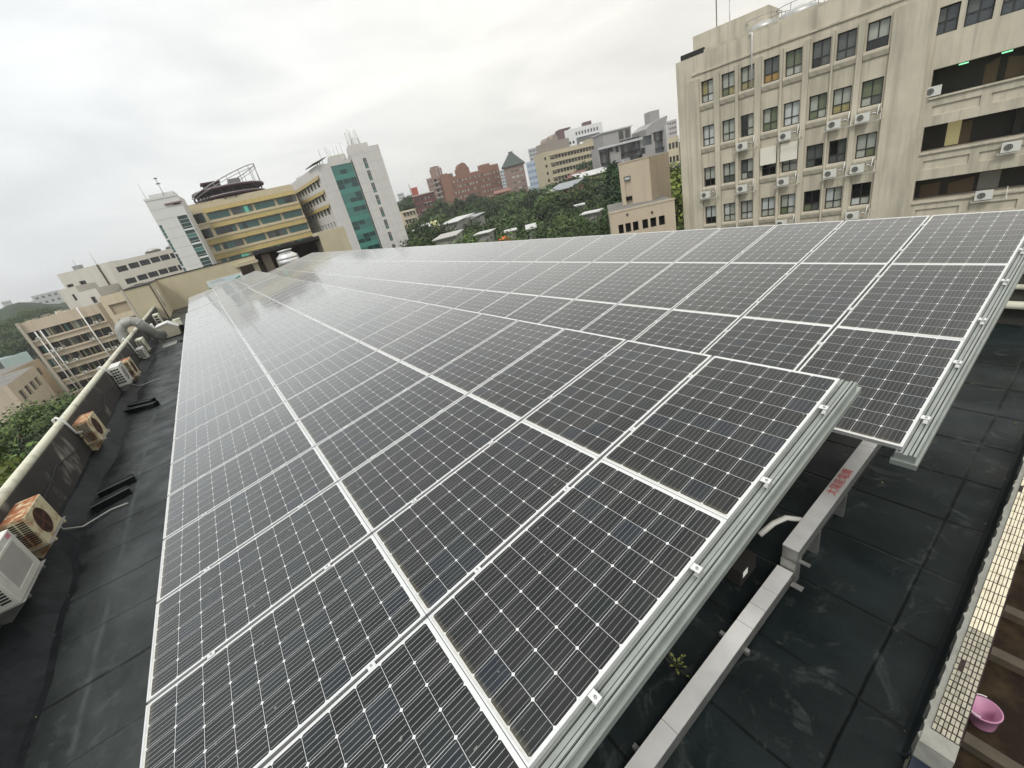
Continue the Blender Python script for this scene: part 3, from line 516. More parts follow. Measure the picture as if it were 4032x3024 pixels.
# far side parapet behind the right array with cream pipes
rp_ = thing('parapet_wall', 'low parapet with cream rails at the far right, behind the raised array', 'parapet', roofM(10.9, -1.9, ZD))
b = MB(); b.box(0, 0, 0.002, 0.3, 58, 0.95); obj('wall', b.mesh('wall', [mat('dark_parapet', (0.07, 0.065, 0.055), 0.9, var=.4)]), rp_)
for z_, x_, r_ in ((0.98, 0.0, .05), (0.72, -0.06, .045), (0.40, -0.1, .07)):
    b = MB(); b.tube([(x_, 0, z_), (x_, 58, z_)], r_, 0, 10); obj('rail', b.mesh('pipe_rail', [M_cream]), rp_)
# far end of the roof: cream pier and wall, dark bay, tank, sign
M_wallc = mat('cream_wall', (0.56, 0.50, 0.35), 0.85, var=0.12, scale=0.5, streak=0.2, c2=(0.50, 0.43, 0.28), lo=.45, hi=.7)
fw_ = thing('rooftop_wall', 'plain cream rooftop wall closing the far end of the solar arrays', 'wall', roofM(0, 55, ZD))
b = MB(); b.box(-5.8, -8, -2, -3.95, 0.5, 3.2); obj('pier', b.mesh('pier', [M_wallc]), fw_)
b = MB(); b.box(-3.95, 0, 0, 3.6, 0.5, 3.25); b.box(3.6, 0, 2.75, 5.5, 0.5, 3.25); b.box(5.0, .1, 0.0, 5.5, 0.5, 2.75); b.box(5.5, 0, 3.2, 13, .5, 3.55, 1); obj('wall', b.mesh('wall', [M_wallc, M_dark]), fw_)
b = MB(); b.box(3.3, -0.45, 2.45, 5.6, -0.002, 2.72); obj('canopy', b.mesh('canopy', [M_wallc]), fw_)
b = MB(); b.box(-3.95, -0.06, 3.25, 5.5, 0.56, 3.33); b.box(-5.86, -8.06, 3.2, -3.9, -.061, 3.28); obj('coping', b.mesh('coping', [M_dark]), fw_)
b = MB(); b.box(-4.02, -8.08, 0, -3.93, -8.002, 3.15); b.tube([(-3.88, -6, 1.0), (-3.88, -6, 2.6)], .06, 1, 8); obj('downpipe', b.mesh('downpipe', [mat('groove_brown', (0.08, 0.06, 0.045), .8), M_white]), fw_)
b = MB(); b.box(3.6, 3.5, -1, 14, 3.9, 3.2); b.box(6.2, 0.6, 0, 7.1, 0.9, 3.1, 1); b.box(5.5, 0.5, 3.0, 13, 3.5, 3.2); ritem('bay_wall', b, [mat('bay_brown', (0.055, 0.040, 0.028), .9, var=.4, streak=.3), mat('bay_pier', (0.15, 0.12, 0.09), .9)], 'dark brown recessed wall between the cream wall and the pale block', 'wall', M=roofM(0, 55, ZD))
b = MB(); b.box(0, 0, 0, 3.3, 3, 3.9); ritem('rooftop_block', b, [M_wallc], 'small pale rooftop block right of the dark recessed bay', 'block', M=roofM(13.0, 55, ZD))
tk = thing('water_tank', 'stainless water tank with a lidded neck in front of the dark bay', 'water tank', roofM(8.3, 52.5, ZD))
b = MB(); b.lathe([(0.0, 0.9), (1.15, 0.9), (1.2, 1.4), (1.15, 1.45), (1.2, 1.5), (1.2, 2.0), (1.15, 2.05), (1.18, 2.1), (1.15, 2.35), (0.62, 2.72)], 0, 0, 0, 28); obj('body', b.mesh('body', [mat('tank_steel', (0.72, 0.72, 0.70), 0.28, 0.8, var=.1)]), tk)
b = MB(); b.lathe([(0.62, 2.72), (0.60, 2.82), (0.80, 2.95), (0.78, 3.02), (0.0, 3.06)], 0, 0, 0, 28); obj('lid', b.mesh('lid', [mat('tank_steel', (0.7,) * 3)]), tk)
b = MB()
for a in (0.5, 2.1, 3.6, 5.2): b.box(math.cos(a) * .9 - .06, math.sin(a) * .9 - .06, 0, math.cos(a) * .9 + .06, math.sin(a) * .9 + .06, 0.9)
obj('stand', b.mesh('stand', [M_steel]), tk)
sg = thing('banner_sign', 'pale banner sign with a green swoosh on the cream wall behind the arrays', 'sign', roofM(0, 54.9, ZD))
pL, pR, pB = ry(812, 1112, 54.9), ry(948, 1070, 54.9), ry(828, 1142, 54.9)
x0, x1, z1_, z0_ = pL.x, pR.x, pL.z - ZD, pB.z - ZD
b = MB(); b.box(x0, 0, z0_ - .35, x1, 0.05, z1_ + .05, 0); obj('board', b.mesh('board', [mat('sign_pale', (0.60, 0.72, 0.74), .5, c2=(0.78, .80, .79), scale=.8, lo=.4, hi=.6)]), sg)
b = MB(); W_ = x1 - x0; H_ = z1_ - z0_ + .4; yb = -0.004
def sq(pts): b.poly([(x0 + a * W_, yb, z0_ - .35 + c * H_) for a, c in pts])
sq([(0.0, 0.0), (.30, 0.0), (.18, .12), (.06, .42), (0, .5)]); sq([(.58, .1), (.70, .06), (.80, .3), (.96, .62), (.92, .8), (.76, .66), (.66, .4)])
obj('swoosh', b.mesh('swoosh', [mat('sign_green', (0.02, 0.30, 0.16), .5)]), sg)
b = MB()
for z_ in (.86, .74): b.quad((x0 + .08 * W_, yb, z0_ - .35 + z_ * H_), (x0 + .5 * W_, yb, z0_ - .35 + z_ * H_), (x0 + .5 * W_, yb, z0_ - .35 + (z_ + .04) * H_), (x0 + .08 * W_, yb, z0_ - .35 + (z_ + .04) * H_))
b.quad((x0 + .08 * W_, yb, z0_ - .35 + .25 * H_), (x0 + .46 * W_, yb, z0_ - .35 + .25 * H_), (x0 + .46 * W_, yb, z0_ - .35 + .62 * H_), (x0 + .08 * W_, yb, z0_ - .35 + .62 * H_), 1)
obj('print', b.mesh('print', [mat('sign_grey', (0.35, 0.38, 0.40), .6), mat('sign_white', (0.72, 0.75, 0.74), .5)]), sg)
b = MB(); b.lathe([(0.0, -0.006), (.05 * W_, -0.006)], x0 + .63 * W_, z0_ - .35 + .42 * H_, 0, 16, 'y'); b.lathe([(0.0, -0.009), (.028 * W_, -0.009)], x0 + .63 * W_, z0_ - .35 + .42 * H_, 1, 16, 'y'); obj('disc', b.mesh('disc', [M_white, mat('sign_red', (0.30, 0.05, 0.05), .6)]), sg)
# ------------------------------------------------------------------ ground
def sm(a, b_, x): t = max(0.0, min(1.0, (x - a) / (b_ - a))); return t * t * (3 - 2 * t)
def gz(x, y):
    D = math.hypot(x, y); az = math.degrees(math.atan2(x, y))
    k = sm(16, 26, az) * (1 - sm(70, 85, az))
    h = -20 + k * 15.0 * sm(90, 330, D)
    return h - 4 * sm(600, 2500, D)
M_ground = mat('ground_grass', (0.055, 0.075, 0.030), 0.95, c2=(0.13, 0.125, 0.10), scale=0.03, lo=.4, hi=.65, var=.4)
def ground():
    b = MB(); na = 96; rs = [0, 12, 25, 45, 70, 100, 140, 190, 250, 330, 430, 600, 900, 1500, 2500, 4500, 7000]
    for r in rs:
        for k in range(na):
            a = 2 * math.pi * k / na; x, y = r * math.sin(a), r * math.cos(a); b.v.append((x, y, gz(x, y) - (0.5 if r < 60 else 0)))
    for i in range(len(rs) - 1):
        for k in range(na): b.f.append((i * na + k, (i + 1) * na + k, (i + 1) * na + (k + 1) % na, i * na + (k + 1) % na)[::-1]); b.m.append(0); b.sm.append(True)
    tag(obj('ground', b.mesh('ground', [M_ground])), kind='structure')
ground()
# ------------------------------------------------------------------ buildings
def cv(ox, oy, k): return lambda x, y: (ox + x / k, oy + y / k)
c1, c2, c3, c4, c5, c6 = cv(0, 500, 2.212), cv(500, 500, 1.8433), cv(1500, 400, 1.7015), cv(2600, 0, 1.8438), cv(3200, 0, 1.8438), cv(0, 1100, 2.37)
cA, cB, cC, cD = cv(1550, 600, 2.1167), cv(2050, 450, 1.954), cv(0, 1100, 2.2667), cv(550, 620, 1.8143)
M_frame = mat('window_frame_dark', (0.03, 0.028, 0.026), 0.5)
M_framew = mat('window_frame_white', (0.7, 0.7, 0.68), 0.5)
def glassm(n, c, rough=.12, **k): return mat(n, c, rough, spec=.6, **k)
G_dark = glassm('pane_dark', (0.012, 0.013, 0.012)); G_grey = glassm('pane_grey', (0.10, 0.11, 0.10)); G_blind = glassm('pane_blind', (0.40, 0.42, 0.36), .3, var=.15, scale=2)
G_green = glassm('pane_green', (0.16, 0.19, 0.11), .25, var=.3, scale=2); G_pale = glassm('pane_pale', (0.52, 0.55, 0.53), .3); G_yel = glassm('pane_yellow', (0.34, 0.30, 0.13), .3, var=.3, scale=2)
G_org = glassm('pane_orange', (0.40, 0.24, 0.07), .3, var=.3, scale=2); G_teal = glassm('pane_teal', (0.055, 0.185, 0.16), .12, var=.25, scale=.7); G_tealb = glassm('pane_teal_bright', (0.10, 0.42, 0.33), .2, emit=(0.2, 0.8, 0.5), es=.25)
G_bot = glassm('pane_bottle', (0.008, 0.045, 0.038), .1, var=.3, scale=.8); G_lit = mat('lamp_green', (0.3, 1, 0.5), .5, emit=(0.35, 1.0, 0.55), es=1.1)
WM = {}
def win_mesh(w_, h_, nx, ny, panes, fr=M_frame, bar=.05):
    """a window unit: pane quads (nx columns, ny rows given as fractions) and a frame with bars; panes listed row by row from the bottom"""
    key = (round(w_, 2), round(h_, 2), nx, tuple(ny), tuple(m.name for m in panes), fr.name)
    if key in WM: return WM[key]
    f = MB(); g = MB(); t = bar
    ys = [0] + list(ny) + [1]; mats = []
    for r in range(len(ys) - 1):
        for c in range(nx):
            m = panes[(r * nx + c) % len(panes)]
            if m not in mats: mats.append(m)
            g.quad((w_ * c / nx, .06, h_ * ys[r]), (w_ * (c + 1) / nx, .06, h_ * ys[r]), (w_ * (c + 1) / nx, .06, h_ * ys[r + 1]), (w_ * c / nx, .06, h_ * ys[r + 1]), mats.index(m))
    f.box(0, 0, 0, w_, .05, t); f.box(0, 0, h_ - t, w_, .05, h_); f.box(0, 0, t, t, .05, h_ - t); f.box(w_ - t, 0, t, w_, .05, h_ - t)
    for c in range(1, nx): f.box(w_ * c / nx - t / 2, .003, t, w_ * c / nx + t / 2, .047, h_ - t)
    for q in ny: f.box(t, .006, h_ * q - t / 2, w_ - t, .044, h_ * q + t / 2)
    WM[key] = (f.mesh('window_frame', [fr]), g.mesh('window_pane', mats)); return WM[key]
ALLFP = []
class Bld:
    def __init__(s, name, label, cat, pts, ztop, m, zb=None, group=None, extra=()):
        s.pts = [Vector((p[0], p[1])) for p in pts]; s.zt = ztop; ALLFP.append(s.pts)
        if zb is None: zb = min(gz(p.x, p.y) for p in s.pts) - 0.5
        s.zb = zb; s.root = thing(name, label, cat, Matrix.Translation((s.pts[0].x, s.pts[0].y, zb)), group); s.o = s.pts[0]
        s.mats = [m] + list(extra); s.ops = {}; s.nw = 0; s.more = None
    def fr(s, i):
        A, B_ = s.pts[i], s.pts[(i + 1) % len(s.pts)]; d = (B_ - A); W = d.length; d /= W; return A, d, Vector((-d.y, d.x)), W
    def sz(s, i, uv):
        A, d, n, W = s.fr(i); r = ray(*uv); den = r.x * n.x + r.y * n.y; t = ((A.x - CAM.x) * n.x + (A.y - CAM.y) * n.y) / den
        p = CAM + r * t; return (p.x - A.x) * d.x + (p.y - A.y) * d.y, p.z
    def s(s, i, uv): return s.sz(i, uv)[0]
    def z(s, i, uv): return s.sz(i, uv)[1]
    def M(s, i, ss=0, y=0, z=None):
        A, d, n, W = s.fr(i); p = A + d * ss + n * y - s.o
        return Matrix.Translation((p.x, p.y, (s.zb if z is None else z) - s.zb)) @ Matrix.Rotation(math.atan2(d.y, d.x), 4, 'Z')
    def op(s, i, s0, z0, s1, z1, rev=.2): s.ops.setdefault(i, []).append((s0, z0, s1, z1, rev))
    def window(s, i, s0, z0, s1, z1, nx=2, ny=(), panes=(G_dark,), fr=M_frame, rev=.2, bar=.05, cut=True, name='window'):
        if cut: s.op(i, s0, z0, s1, z1, rev)
        s.nw += 1
        f, g = win_mesh(s1 - s0, z1 - z0, nx, ny, panes, fr, bar)
        M = s.M(i, s0, rev - .07 if cut else -.06, z0)
        if s.nw > 98:
            if s.more is None: s.more = [MB(), []]
            mb, ml = s.more
            for me in (f, g):
                for p in me.polygons:
                    mm = me.materials[p.material_index]
                    if mm not in ml: ml.append(mm)
                    mb.poly([M @ me.vertices[k].co for k in p.vertices], ml.index(mm))
            return None
        o = obj(name, f, s.root); o.matrix_local = M; obj('pane', g, o); return o
    def part(s, name, mb, mats, i=None, ss=0, y=0, z=None):
        o = obj(name, mb.mesh(name, mats), s.root)
        if i is not None: o.matrix_local = s.M(i, ss, y, z)
        return o
    def finish(s, roof=None, par=0.0):
        b = MB(); n = len(s.pts)
        for i in range(n):
            A, d, nn, W = s.fr(i); ops = [o for o in s.ops.get(i, []) if o[2] > 0 and o[0] < W]; M = s.M(i)
            z0, z1 = s.zb, s.zt
            xs = sorted({0.0, W} | {max(0, min(W, o[k])) for o in ops for k in (0, 2)}); zs = sorted({z0, z1} | {max(z0, min(z1, o[k])) for o in ops for k in (1, 3)})
            T = lambda x, y, z: M @ Vector((x, y, z - s.zb))
            for r in range(len(zs) - 1):
                za, zc = zs[r], zs[r + 1]
                if zc - za < 1e-5: continue
                run = None
                for c in range(len(xs) - 1):
                    xa, xb = xs[c], xs[c + 1]; mx_, mz = (xa + xb) / 2, (za + zc) / 2
                    hole = any(o[0] < mx_ < o[2] and o[1] < mz < o[3] for o in ops)
                    if not hole and run is None: run = xa
                    if hole and run is not None: b.quad(T(run, 0, za), T(xa, 0, za), T(xa, 0, zc), T(run, 0, zc)); run = None
                if run is not None: b.quad(T(run, 0, za), T(W, 0, za), T(W, 0, zc), T(run, 0, zc))
            for (a, e, c, f, rv) in ops:
                a, c = max(a, 0), min(c, W)
                b.quad(T(a, 0, e), T(a, 0, f), T(a, rv, f), T(a, rv, e)); b.quad(T(c, 0, f), T(c, 0, e), T(c, rv, e), T(c, rv, f))
                b.quad(T(a, 0, f), T(c, 0, f), T(c, rv, f), T(a, rv, f)); b.quad(T(c, 0, e), T(a, 0, e), T(a, rv, e), T(c, rv, e))
        h = s.zt - s.zb
        obj('wall', b.mesh('wall', s.mats), s.root)
        b = MB(); b.poly([(p.x - s.o.x, p.y - s.o.y, h - .6 * (par > 0) - .01) for p in s.pts])
        obj('roof', b.mesh('roof', [roof or M_roofg]), s.root)
        if s.more: tag(obj('window', s.more[0].mesh('window_rest', s.more[1]), s.root), kind='stuff')
        return s
M_roofg = mat('roof_grey', (0.22, 0.21, 0.19), .9, var=.3, scale=.3)
def quadfp(L, R, depth):
    L, R = Vector((L.x, L.y)), Vector((R.x, R.y)); d = (R - L).normalized(); n = Vector((-d.y, d.x)); return [L, R, R + n * depth, L + n * depth]
rnd = random.Random(21)
def LR(tl, tr, D1):                                   # right corner at the distance that makes the roof line level
    A = P(*tl, D1); r = ray(*tr); D2 = (A.z - CAM.z) / (r.z / math.hypot(r.x, r.y)); return A, P(*tr, D2)
# ---- big beige block on the right
r_ = Vector((0.187, -0.982)).normalized(); n_ = Vector((-r_.y, r_.x)); P8 = Vector((43.3, 11.3))
def on_rb(uv):
    d = ray(*uv); t = ((P8.x - CAM.x) * n_.x + (P8.y - CAM.y) * n_.y) / (d.x * n_.x + d.y * n_.y); return CAM + d * t
A0 = on_rb((2668, 400)); A0 = Vector((A0.x, A0.y)); zt = (on_rb((2668, 233)).z + on_rb((3340, 0)).z) / 2
M_rb = mat('beige_concrete', (0.60, 0.545, 0.43), 0.9, var=0.2, scale=.6, streak=0.52, streak2=.38, bump=.15)
RB = Bld('office_block', 'big beige concrete office block with window ribs and outdoor units, at the right', 'building', [A0, A0 + r_ * 46, A0 + r_ * 46 + n_ * 16, A0 + n_ * 16], zt, M_rb)
cols = [((2760, 347), (2807.7, 347)), ((2840, 320), (2891.8, 320)), ((2915.6, 304), (2968.8, 304)), ((3006.7, 266), (3067.5, 266)), ((3092.4, 239), (3157.5, 239)), ((3197.6, 206), (3269.7, 206)), ((3295.2, 179), (3370, 179)), ((3414.2, 141), (3501, 141))]
cs = [(RB.s(0, a), RB.s(0, c)) for a, c in cols]
ztp = (RB.z(0, (2762, 310)) + RB.z(0, (3501, 78.6))) / 2; FH = 3.47; WH = 1.66
B_, Gn, Y_, O_, D_, Pl, Gr = G_blind, G_green, G_yel, G_org, G_dark, G_pale, G_grey
PAN = [[(B_, Pl, Y_, B_), (Gn, Y_, B_, B_), (Y_, Y_, B_, B_), (O_, O_, Gr, Gr), (B_, B_, Gn, Gn), (D_, Gr, Gr, Gr), (Gr, Gr, Gr, Gr), (D_, D_, B_, B_)],
       [(Pl, Pl, Pl, Pl), (B_, B_, B_, B_), (D_, B_, D_, B_), (Gn, Gn, B_, Gn), (Pl, Pl, Pl, Pl), (Gn, B_, B_, Gn), (Y_, Y_, B_, B_), (B_, Gr, Gn, Gn)],
       [(D_, D_, B_, B_), (Gr, Gr, B_, B_), (B_, Gr, Gr, B_), (D_, D_, D_, Gr), (B_, B_, B_, B_), (Gr, D_, Gr, Gr), (Gr, Gr, D_, Gr), (B_, Gn, B_, B_)],
       [(D_, D_, Pl, Pl), (B_, B_, Pl, B_), (B_, Pl, B_, B_), (B_, B_, Pl, Pl), (Gn, B_, B_, Pl), (Gn, Gr, D_, D_), (B_, B_, Pl, B_), (Pl, B_, D_, D_)]]
for r in range(7):
    for c, (a, e) in enumerate(cs):
        z1 = ztp - FH * r; z0 = z1 - WH
        RB.window(0, a, z0, e, z1, 2, (.36,), PAN[r][c] if r < 4 else (B_, Gr, B_, B_), rev=.30, bar=.07)
gaps = [(cs[i][1], cs[i + 1][0]) for i in range(7)]
zs_ = RB.z(0, (2724.7, 292.8)) * .5 + RB.z(0, (3471, 40.7)) * .5
for k, (a, e) in enumerate([(cs[0][0] - 1.0, cs[0][0] - .12)] + [(g[0] + .12, g[1] - .12) for g in gaps] + [(cs[7][1] + .15, cs[7][1] + 2.2)]):
    b = MB(); b.box(0, -.24, 0, e - a, -.002, zs_ - .35 - RB.zb); RB.part('pilaster', b, [M_rb], 0, a)
for r in range(4):
    for c, (a, e) in enumerate(cs):
        z0 = ztp - FH * r - WH
        b = MB(); b.prism([(-.002, -.55), (-.10, -.50), (-.22, -.2), (-.22, -.06), (-.05, -.02), (-.002, -.02)], 0, e - a + .2, 'x'); RB.part('sill', b, [M_rb], 0, a - .1, 0, z0)
b = MB(); W_ = RB.fr(0)[3]; b.box(0, -.10, 0, W_ * .42, -.002, .12); RB.part('string_course', b, [M_rb], 0, RB.s(0, (2724, 290)), 0, zs_)
# right wing: deep balcony openings with sunk panels under them
s3 = RB.s(0, (3655, 400)); s4 = W_ - 1
bal = [(RB.z(0, (3640, 285)), RB.z(0, (3668, 385))), (RB.z(0, (3653, 499)), RB.z(0, (3645, 602))), (RB.z(0, (3626, 710.5)), RB.z(0, (3609.5, 797.3)))]
dz = bal[1][0] - bal[2][0]; bal.append((bal[2][0] - dz, bal[2][1] - dz))
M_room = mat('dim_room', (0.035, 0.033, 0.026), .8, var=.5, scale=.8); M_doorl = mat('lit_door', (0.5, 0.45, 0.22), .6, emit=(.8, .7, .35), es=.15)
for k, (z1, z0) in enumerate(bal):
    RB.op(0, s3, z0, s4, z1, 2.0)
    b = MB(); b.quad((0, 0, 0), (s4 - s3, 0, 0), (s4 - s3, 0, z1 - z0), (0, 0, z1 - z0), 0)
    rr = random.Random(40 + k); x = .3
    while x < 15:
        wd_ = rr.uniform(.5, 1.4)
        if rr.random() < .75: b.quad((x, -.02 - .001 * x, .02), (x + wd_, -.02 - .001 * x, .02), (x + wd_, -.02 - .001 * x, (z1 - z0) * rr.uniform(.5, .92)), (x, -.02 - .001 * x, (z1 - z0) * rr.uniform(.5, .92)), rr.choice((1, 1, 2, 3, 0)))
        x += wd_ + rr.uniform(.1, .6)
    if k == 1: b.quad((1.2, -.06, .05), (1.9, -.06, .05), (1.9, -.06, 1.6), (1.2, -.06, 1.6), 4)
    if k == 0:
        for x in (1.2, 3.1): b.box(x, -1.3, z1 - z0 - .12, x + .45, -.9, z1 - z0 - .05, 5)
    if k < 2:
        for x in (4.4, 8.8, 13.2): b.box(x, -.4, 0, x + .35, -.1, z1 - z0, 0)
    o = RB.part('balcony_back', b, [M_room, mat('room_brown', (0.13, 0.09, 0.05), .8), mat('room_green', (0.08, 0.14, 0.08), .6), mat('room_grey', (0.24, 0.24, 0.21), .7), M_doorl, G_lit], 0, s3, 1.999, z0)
    x = s3 + .25
    while x < s4 - 3:
        RB.op(0, x, z0 - 1.15, x + 2.3, z0 - .55, .10)
        b = MB(); b.quad((0, 0, 0), (2.3, 0, 0), (2.3, 0, .6), (0, 0, .6)); RB.part('sunk_panel', b, [M_rb], 0, x, .099, z0 - 1.15); x += 2.75
    b = MB(); b.box(0, -.12, -.10, s4 - s3, -.002, 0.0); RB.part('balcony_ledge', b, [M_rb], 0, s3, 0, z0)
ww = [(RB.s(0, (3676, 90)), RB.s(0, (3772, 90))), (RB.s(0, (3798, 80)), RB.s(0, (3908, 70))), (RB.s(0, (3938, 60)), RB.s(0, (4040, 40)))]
zA, zB = RB.z(0, (3674, 40)), RB.z(0, (3672, 146))
G_night = glassm('pane_bluegrey', (0.05, 0.06, 0.065), .1)
for a, e in ww: RB.window(0, a, zB, e, zA, 2, (.45,), (G_night, G_night, Gr, G_night), rev=.35, bar=.08)
b = MB(); 
for a, e in ((cs[7][1] + 2.4, s3 - .9),): b.box(a, -.10, 0, e, -.002, zt - RB.zb)
RB.part('broad_pilaster', b, [M_rb], 0)
RB.finish(par=1)
# roof things on the beige block
b = MB(); b.box(0, 0, 0, 6.2, 3.5, 2.1); o = RB.part('stair_head', b, [M_rb], 0, .1, 4.0, zt)
b = MB(); b.box(0.0, .01, 0, 2.0, .3, .45, 1); b.box(2.0, .0, 0, W_ - 1, .3, .25, 0); RB.part('roof_kerb', b, [M_rb, M_dark], 0, 0.3, .4, zt)
b = MB(); b.tube([(0, 0, 0), (0, 0, 7.5)], .05); b.tube([(1.0, .3, -2.2), (1.0, .3, 2.4)], .04); RB.part('antenna', b, [M_steel], 0, RB.s(0, (2752, 200)), 4.5, zt + 2.1)
sx_ = RB.s(0, (2963, 200)); b = MB(); b.tube([(-.25, -.1, .62), (0.0, -.18, .60), (0, -.18, .3), (0, -.18, -3.0)], .06); RB.part('downpipe', b, [M_white], 0, sx_, 0, zt - .6)
for k, (uv, rr_, lab) in enumerate((((2960, 110), 1.15, 'left'), ((3110, 70), 1.45, 'right'))):
    p = on_rb(uv); o = thing('water_tank', '%s of the two steel water tanks on the roof of the beige office block' % lab, 'water tank', Matrix.Translation((p.x + 3.6, p.y + .8, zt - 1.0)), 'tanks on the beige block')
    b = MB(); b.lathe([(0, .3), (rr_, .3), (rr_, .9), (rr_ * 1.02, .95), (rr_, 1.0), (rr_, 1.6), (rr_ * .95, 1.8), (rr_ * .3, 2.1), (0, 2.12)], 0, 0, 0, 24); obj('body', b.mesh('tank_body', [mat('tank_dull', (0.5, 0.5, 0.47), .45, .6, var=.2)]), o)
    b = MB()
    for a in range(6): x_, y_ = math.cos(a * 1.047) * (rr_ + .15), math.sin(a * 1.047) * (rr_ + .15); b.tube([(x_, y_, 0), (x_, y_, 2.3)], .03, 0, 6)
    for z_ in (1.2, 2.3): b.tube([(math.cos(a * .2618) * (rr_ + .15), math.sin(a * .2618) * (rr_ + .15), z_) for a in range(25)], .025, 0, 6)
    obj('cage', b.mesh('tank_cage', [M_steel]), o)
b = MB()
for k in range(9): b.tube([(k * 2.2, 0, -.6), (k * 2.2, 0, 1.5)], .025, 0, 6)
for z_ in (.75, 1.45): b.tube([(0, 0, z_), (17.6, 0, z_)], .015, 0, 6)
RB.part('roof_railing', b, [M_steel], 0, RB.s(0, (3215, 20)), .6, zt)
# outdoor units on the beige block
def fac_ac_mesh():
    b = MB(); b.box(0, 0, 0, .85, .32, .58); b.lathe([(.225, -.004), (.205, -.004), (.205, -.012), (.225, -.012), (.225, -.004)], .30, .29, 0, 20, 'y'); c = MB(); c.lathe([(0, -.003), (.20, -.003)], .30, .29, 0, 20, 'y')
    for q in (.07, .14): c.lathe([(q, -.005), (q + .012, -.005)], .30, .29, 1, 20, 'y')
    d = MB(); d.box(-.15, -.25, -.08, 1.55, -.2, -.03); d.box(-.15, -.2, -.05, -.1, .42, -.01); d.box(1.5, -.2, -.05, 1.55, .42, -.01); d.prism([(-.23, -.03), (-.19, -.03), (.36, .66), (.32, .66)], 1.45, 1.49, 'x')
    e_ = MB(); e_.tube([(.87, .2, .4), (1.1, .25, .45), (1.25, .28, .3), (1.3, .34, .9)], .03, 0, 6)
    return [('casing', b.mesh('ac_body', [M_acw])), ('fan_guard', c.mesh('ac_fan', [M_dark, M_acw])), ('bracket', d.mesh('ac_bracket', [mat('bracket_pale', (.5, .48, .42), .6)])), ('refrigerant_pipe', e_.mesh('ac_pipe', [M_hose]))]
FAC = fac_ac_mesh()
RN = ['top', 'second', 'third', 'fourth']
def hang_ac(bld, s_, z_, label, grp, y=-.62, n=4):
    o = thing('air_conditioner', label, 'air conditioner', Matrix.Translation((bld.o.x, bld.o.y, bld.zb)) @ bld.M(0, s_, y, z_), grp)
    for nm_, me in FAC[:n]: obj(nm_, me, o)
for (r, c) in ((1, 2), (1, 4), (1, 6), (1, 7), (2, 0), (2, 2), (2, 4), (2, 6), (2, 7), (3, 4), (3, 7)):
    hang_ac(RB, cs[c][0] - .15, ztp - FH * r - WH - .95, 'white outdoor unit under the %s window from the left, %s row of the beige block' % (ORD[c], RN[r]), 'outdoor units on the beige block')
for (uv, lab) in (((3660, 375), 'pale unit on the highest balcony ledge of the beige block'), ((3965, 590), 'grey unit hanging from the middle balcony of the beige block'), ((3860, 778), 'unit with two round fans in the lowest balcony of the beige block')):
    s_, z_ = RB.sz(0, uv); hang_ac(RB, s_ - .3, z_ - .1, lab, 'outdoor units on the beige block', -.05 if uv[1] < 400 else -.45, 3 if uv[1] > 400 else 2)
for c in (3, 4):
    b = MB(); b.box(0, -.34, 0, cs[c][1] - cs[c][0] + .1, -.28, 1.35); o = obj('sun_shade', b.mesh('sun_shade', [mat('shade_cream', (.74, .70, .60), .7)]))
    o.matrix_world = Matrix.Translation((RB.o.x, RB.o.y, RB.zb)) @ RB.M(0, cs[c][0] - .05, 0, ztp - FH * 2 - .75)
    tag(o, '%s of two cream shade boards over windows of the beige block' % ('left' if c == 3 else 'right'), 'sun shade', 'shade boards on the beige block')
# ---- lower beige blocks to its left
M_lb = mat('tan_render', (0.56, 0.47, 0.35), .88, var=.12, scale=.4, streak=.2)
Lp, Rp = P(*cB(680, 745), 47), P(*cB(1185, 682), 47.5)
LB = Bld('low_block', 'low tan block with six small square windows beside the beige office block', 'building', quadfp(Lp, Rp, 12), (Lp.z + Rp.z) / 2, M_lb)
for (x0_, x1_) in ((750, 790), (805, 848), (863, 907), (938, 982), (1000, 1046), (1066, 1113)):
    LB.window(0, LB.s(0, cB(x0_, 850)), LB.z(0, cB(940, 885)), LB.s(0, cB(x1_, 850)), LB.z(0, cB(940, 812)), 1, (), (G_dark,), rev=.35, bar=.04)
for x_ in (820, 1012): 
    b = MB(); b.lathe([(0, -.12), (.10, -.12), (.10, -.002)], 0, 0, 0, 12, 'y'); LB.part('vent_cap', b, [M_dark], 0, LB.s(0, cB(x_, 770)), 0, LB.z(0, cB(x_, 770 if x_ < 900 else 752)))
LB.finish()
b = MB(); b.box(-.05, -.05, 0, LB.fr(0)[3] + .05, .25, .14); LB.part('coping', b, [M_lb], 0, 0, 0, LB.zt)
Lq, Mq, Rq = P(*cB(752, 388), 54), P(*cB(985, 328), 52), P(*cB(1138, 288), 60)
SB = Bld('stair_tower', 'tan windowless stair tower with one tall slit, standing on the low tan block', 'building', [Vector((Lq.x, Lq.y)), Vector((Mq.x, Mq.y)), Vector((Rq.x, Rq.y)), Vector((Lq.x + 9, Lq.y + 7.5))], (Lq.z + Mq.z) / 2, M_lb)
a, e = SB.s(0, cB(803, 560)), SB.s(0, cB(852, 560)); z1, z2, z3, z4 = (SB.z(0, cB(828, y)) for y in (475, 505, 632, 664))
SB.op(0, a, z4 - 3, e, z1, .18)
b = MB(); b.quad((0, 0, 0), (e - a, 0, 0), (e - a, 0, z1 - z4 + 3), (0, 0, z1 - z4 + 3)); SB.part('slit', b, [M_lb], 0, a, .179, z4 - 3)
SB.window(0, a, z2, e, z1, 1, (), (G_pale,), rev=.10, cut=False, bar=.04); SB.window(0, a, z4, e, z3, 1, (), (G_dark,), cut=False, bar=.04)
SB.finish()
b = MB(); b.box(-.06, -.06, 0, SB.fr(0)[3] + .05, .3, .12); SB.part('coping', b, [M_lb], 0, 0, 0, SB.zt)
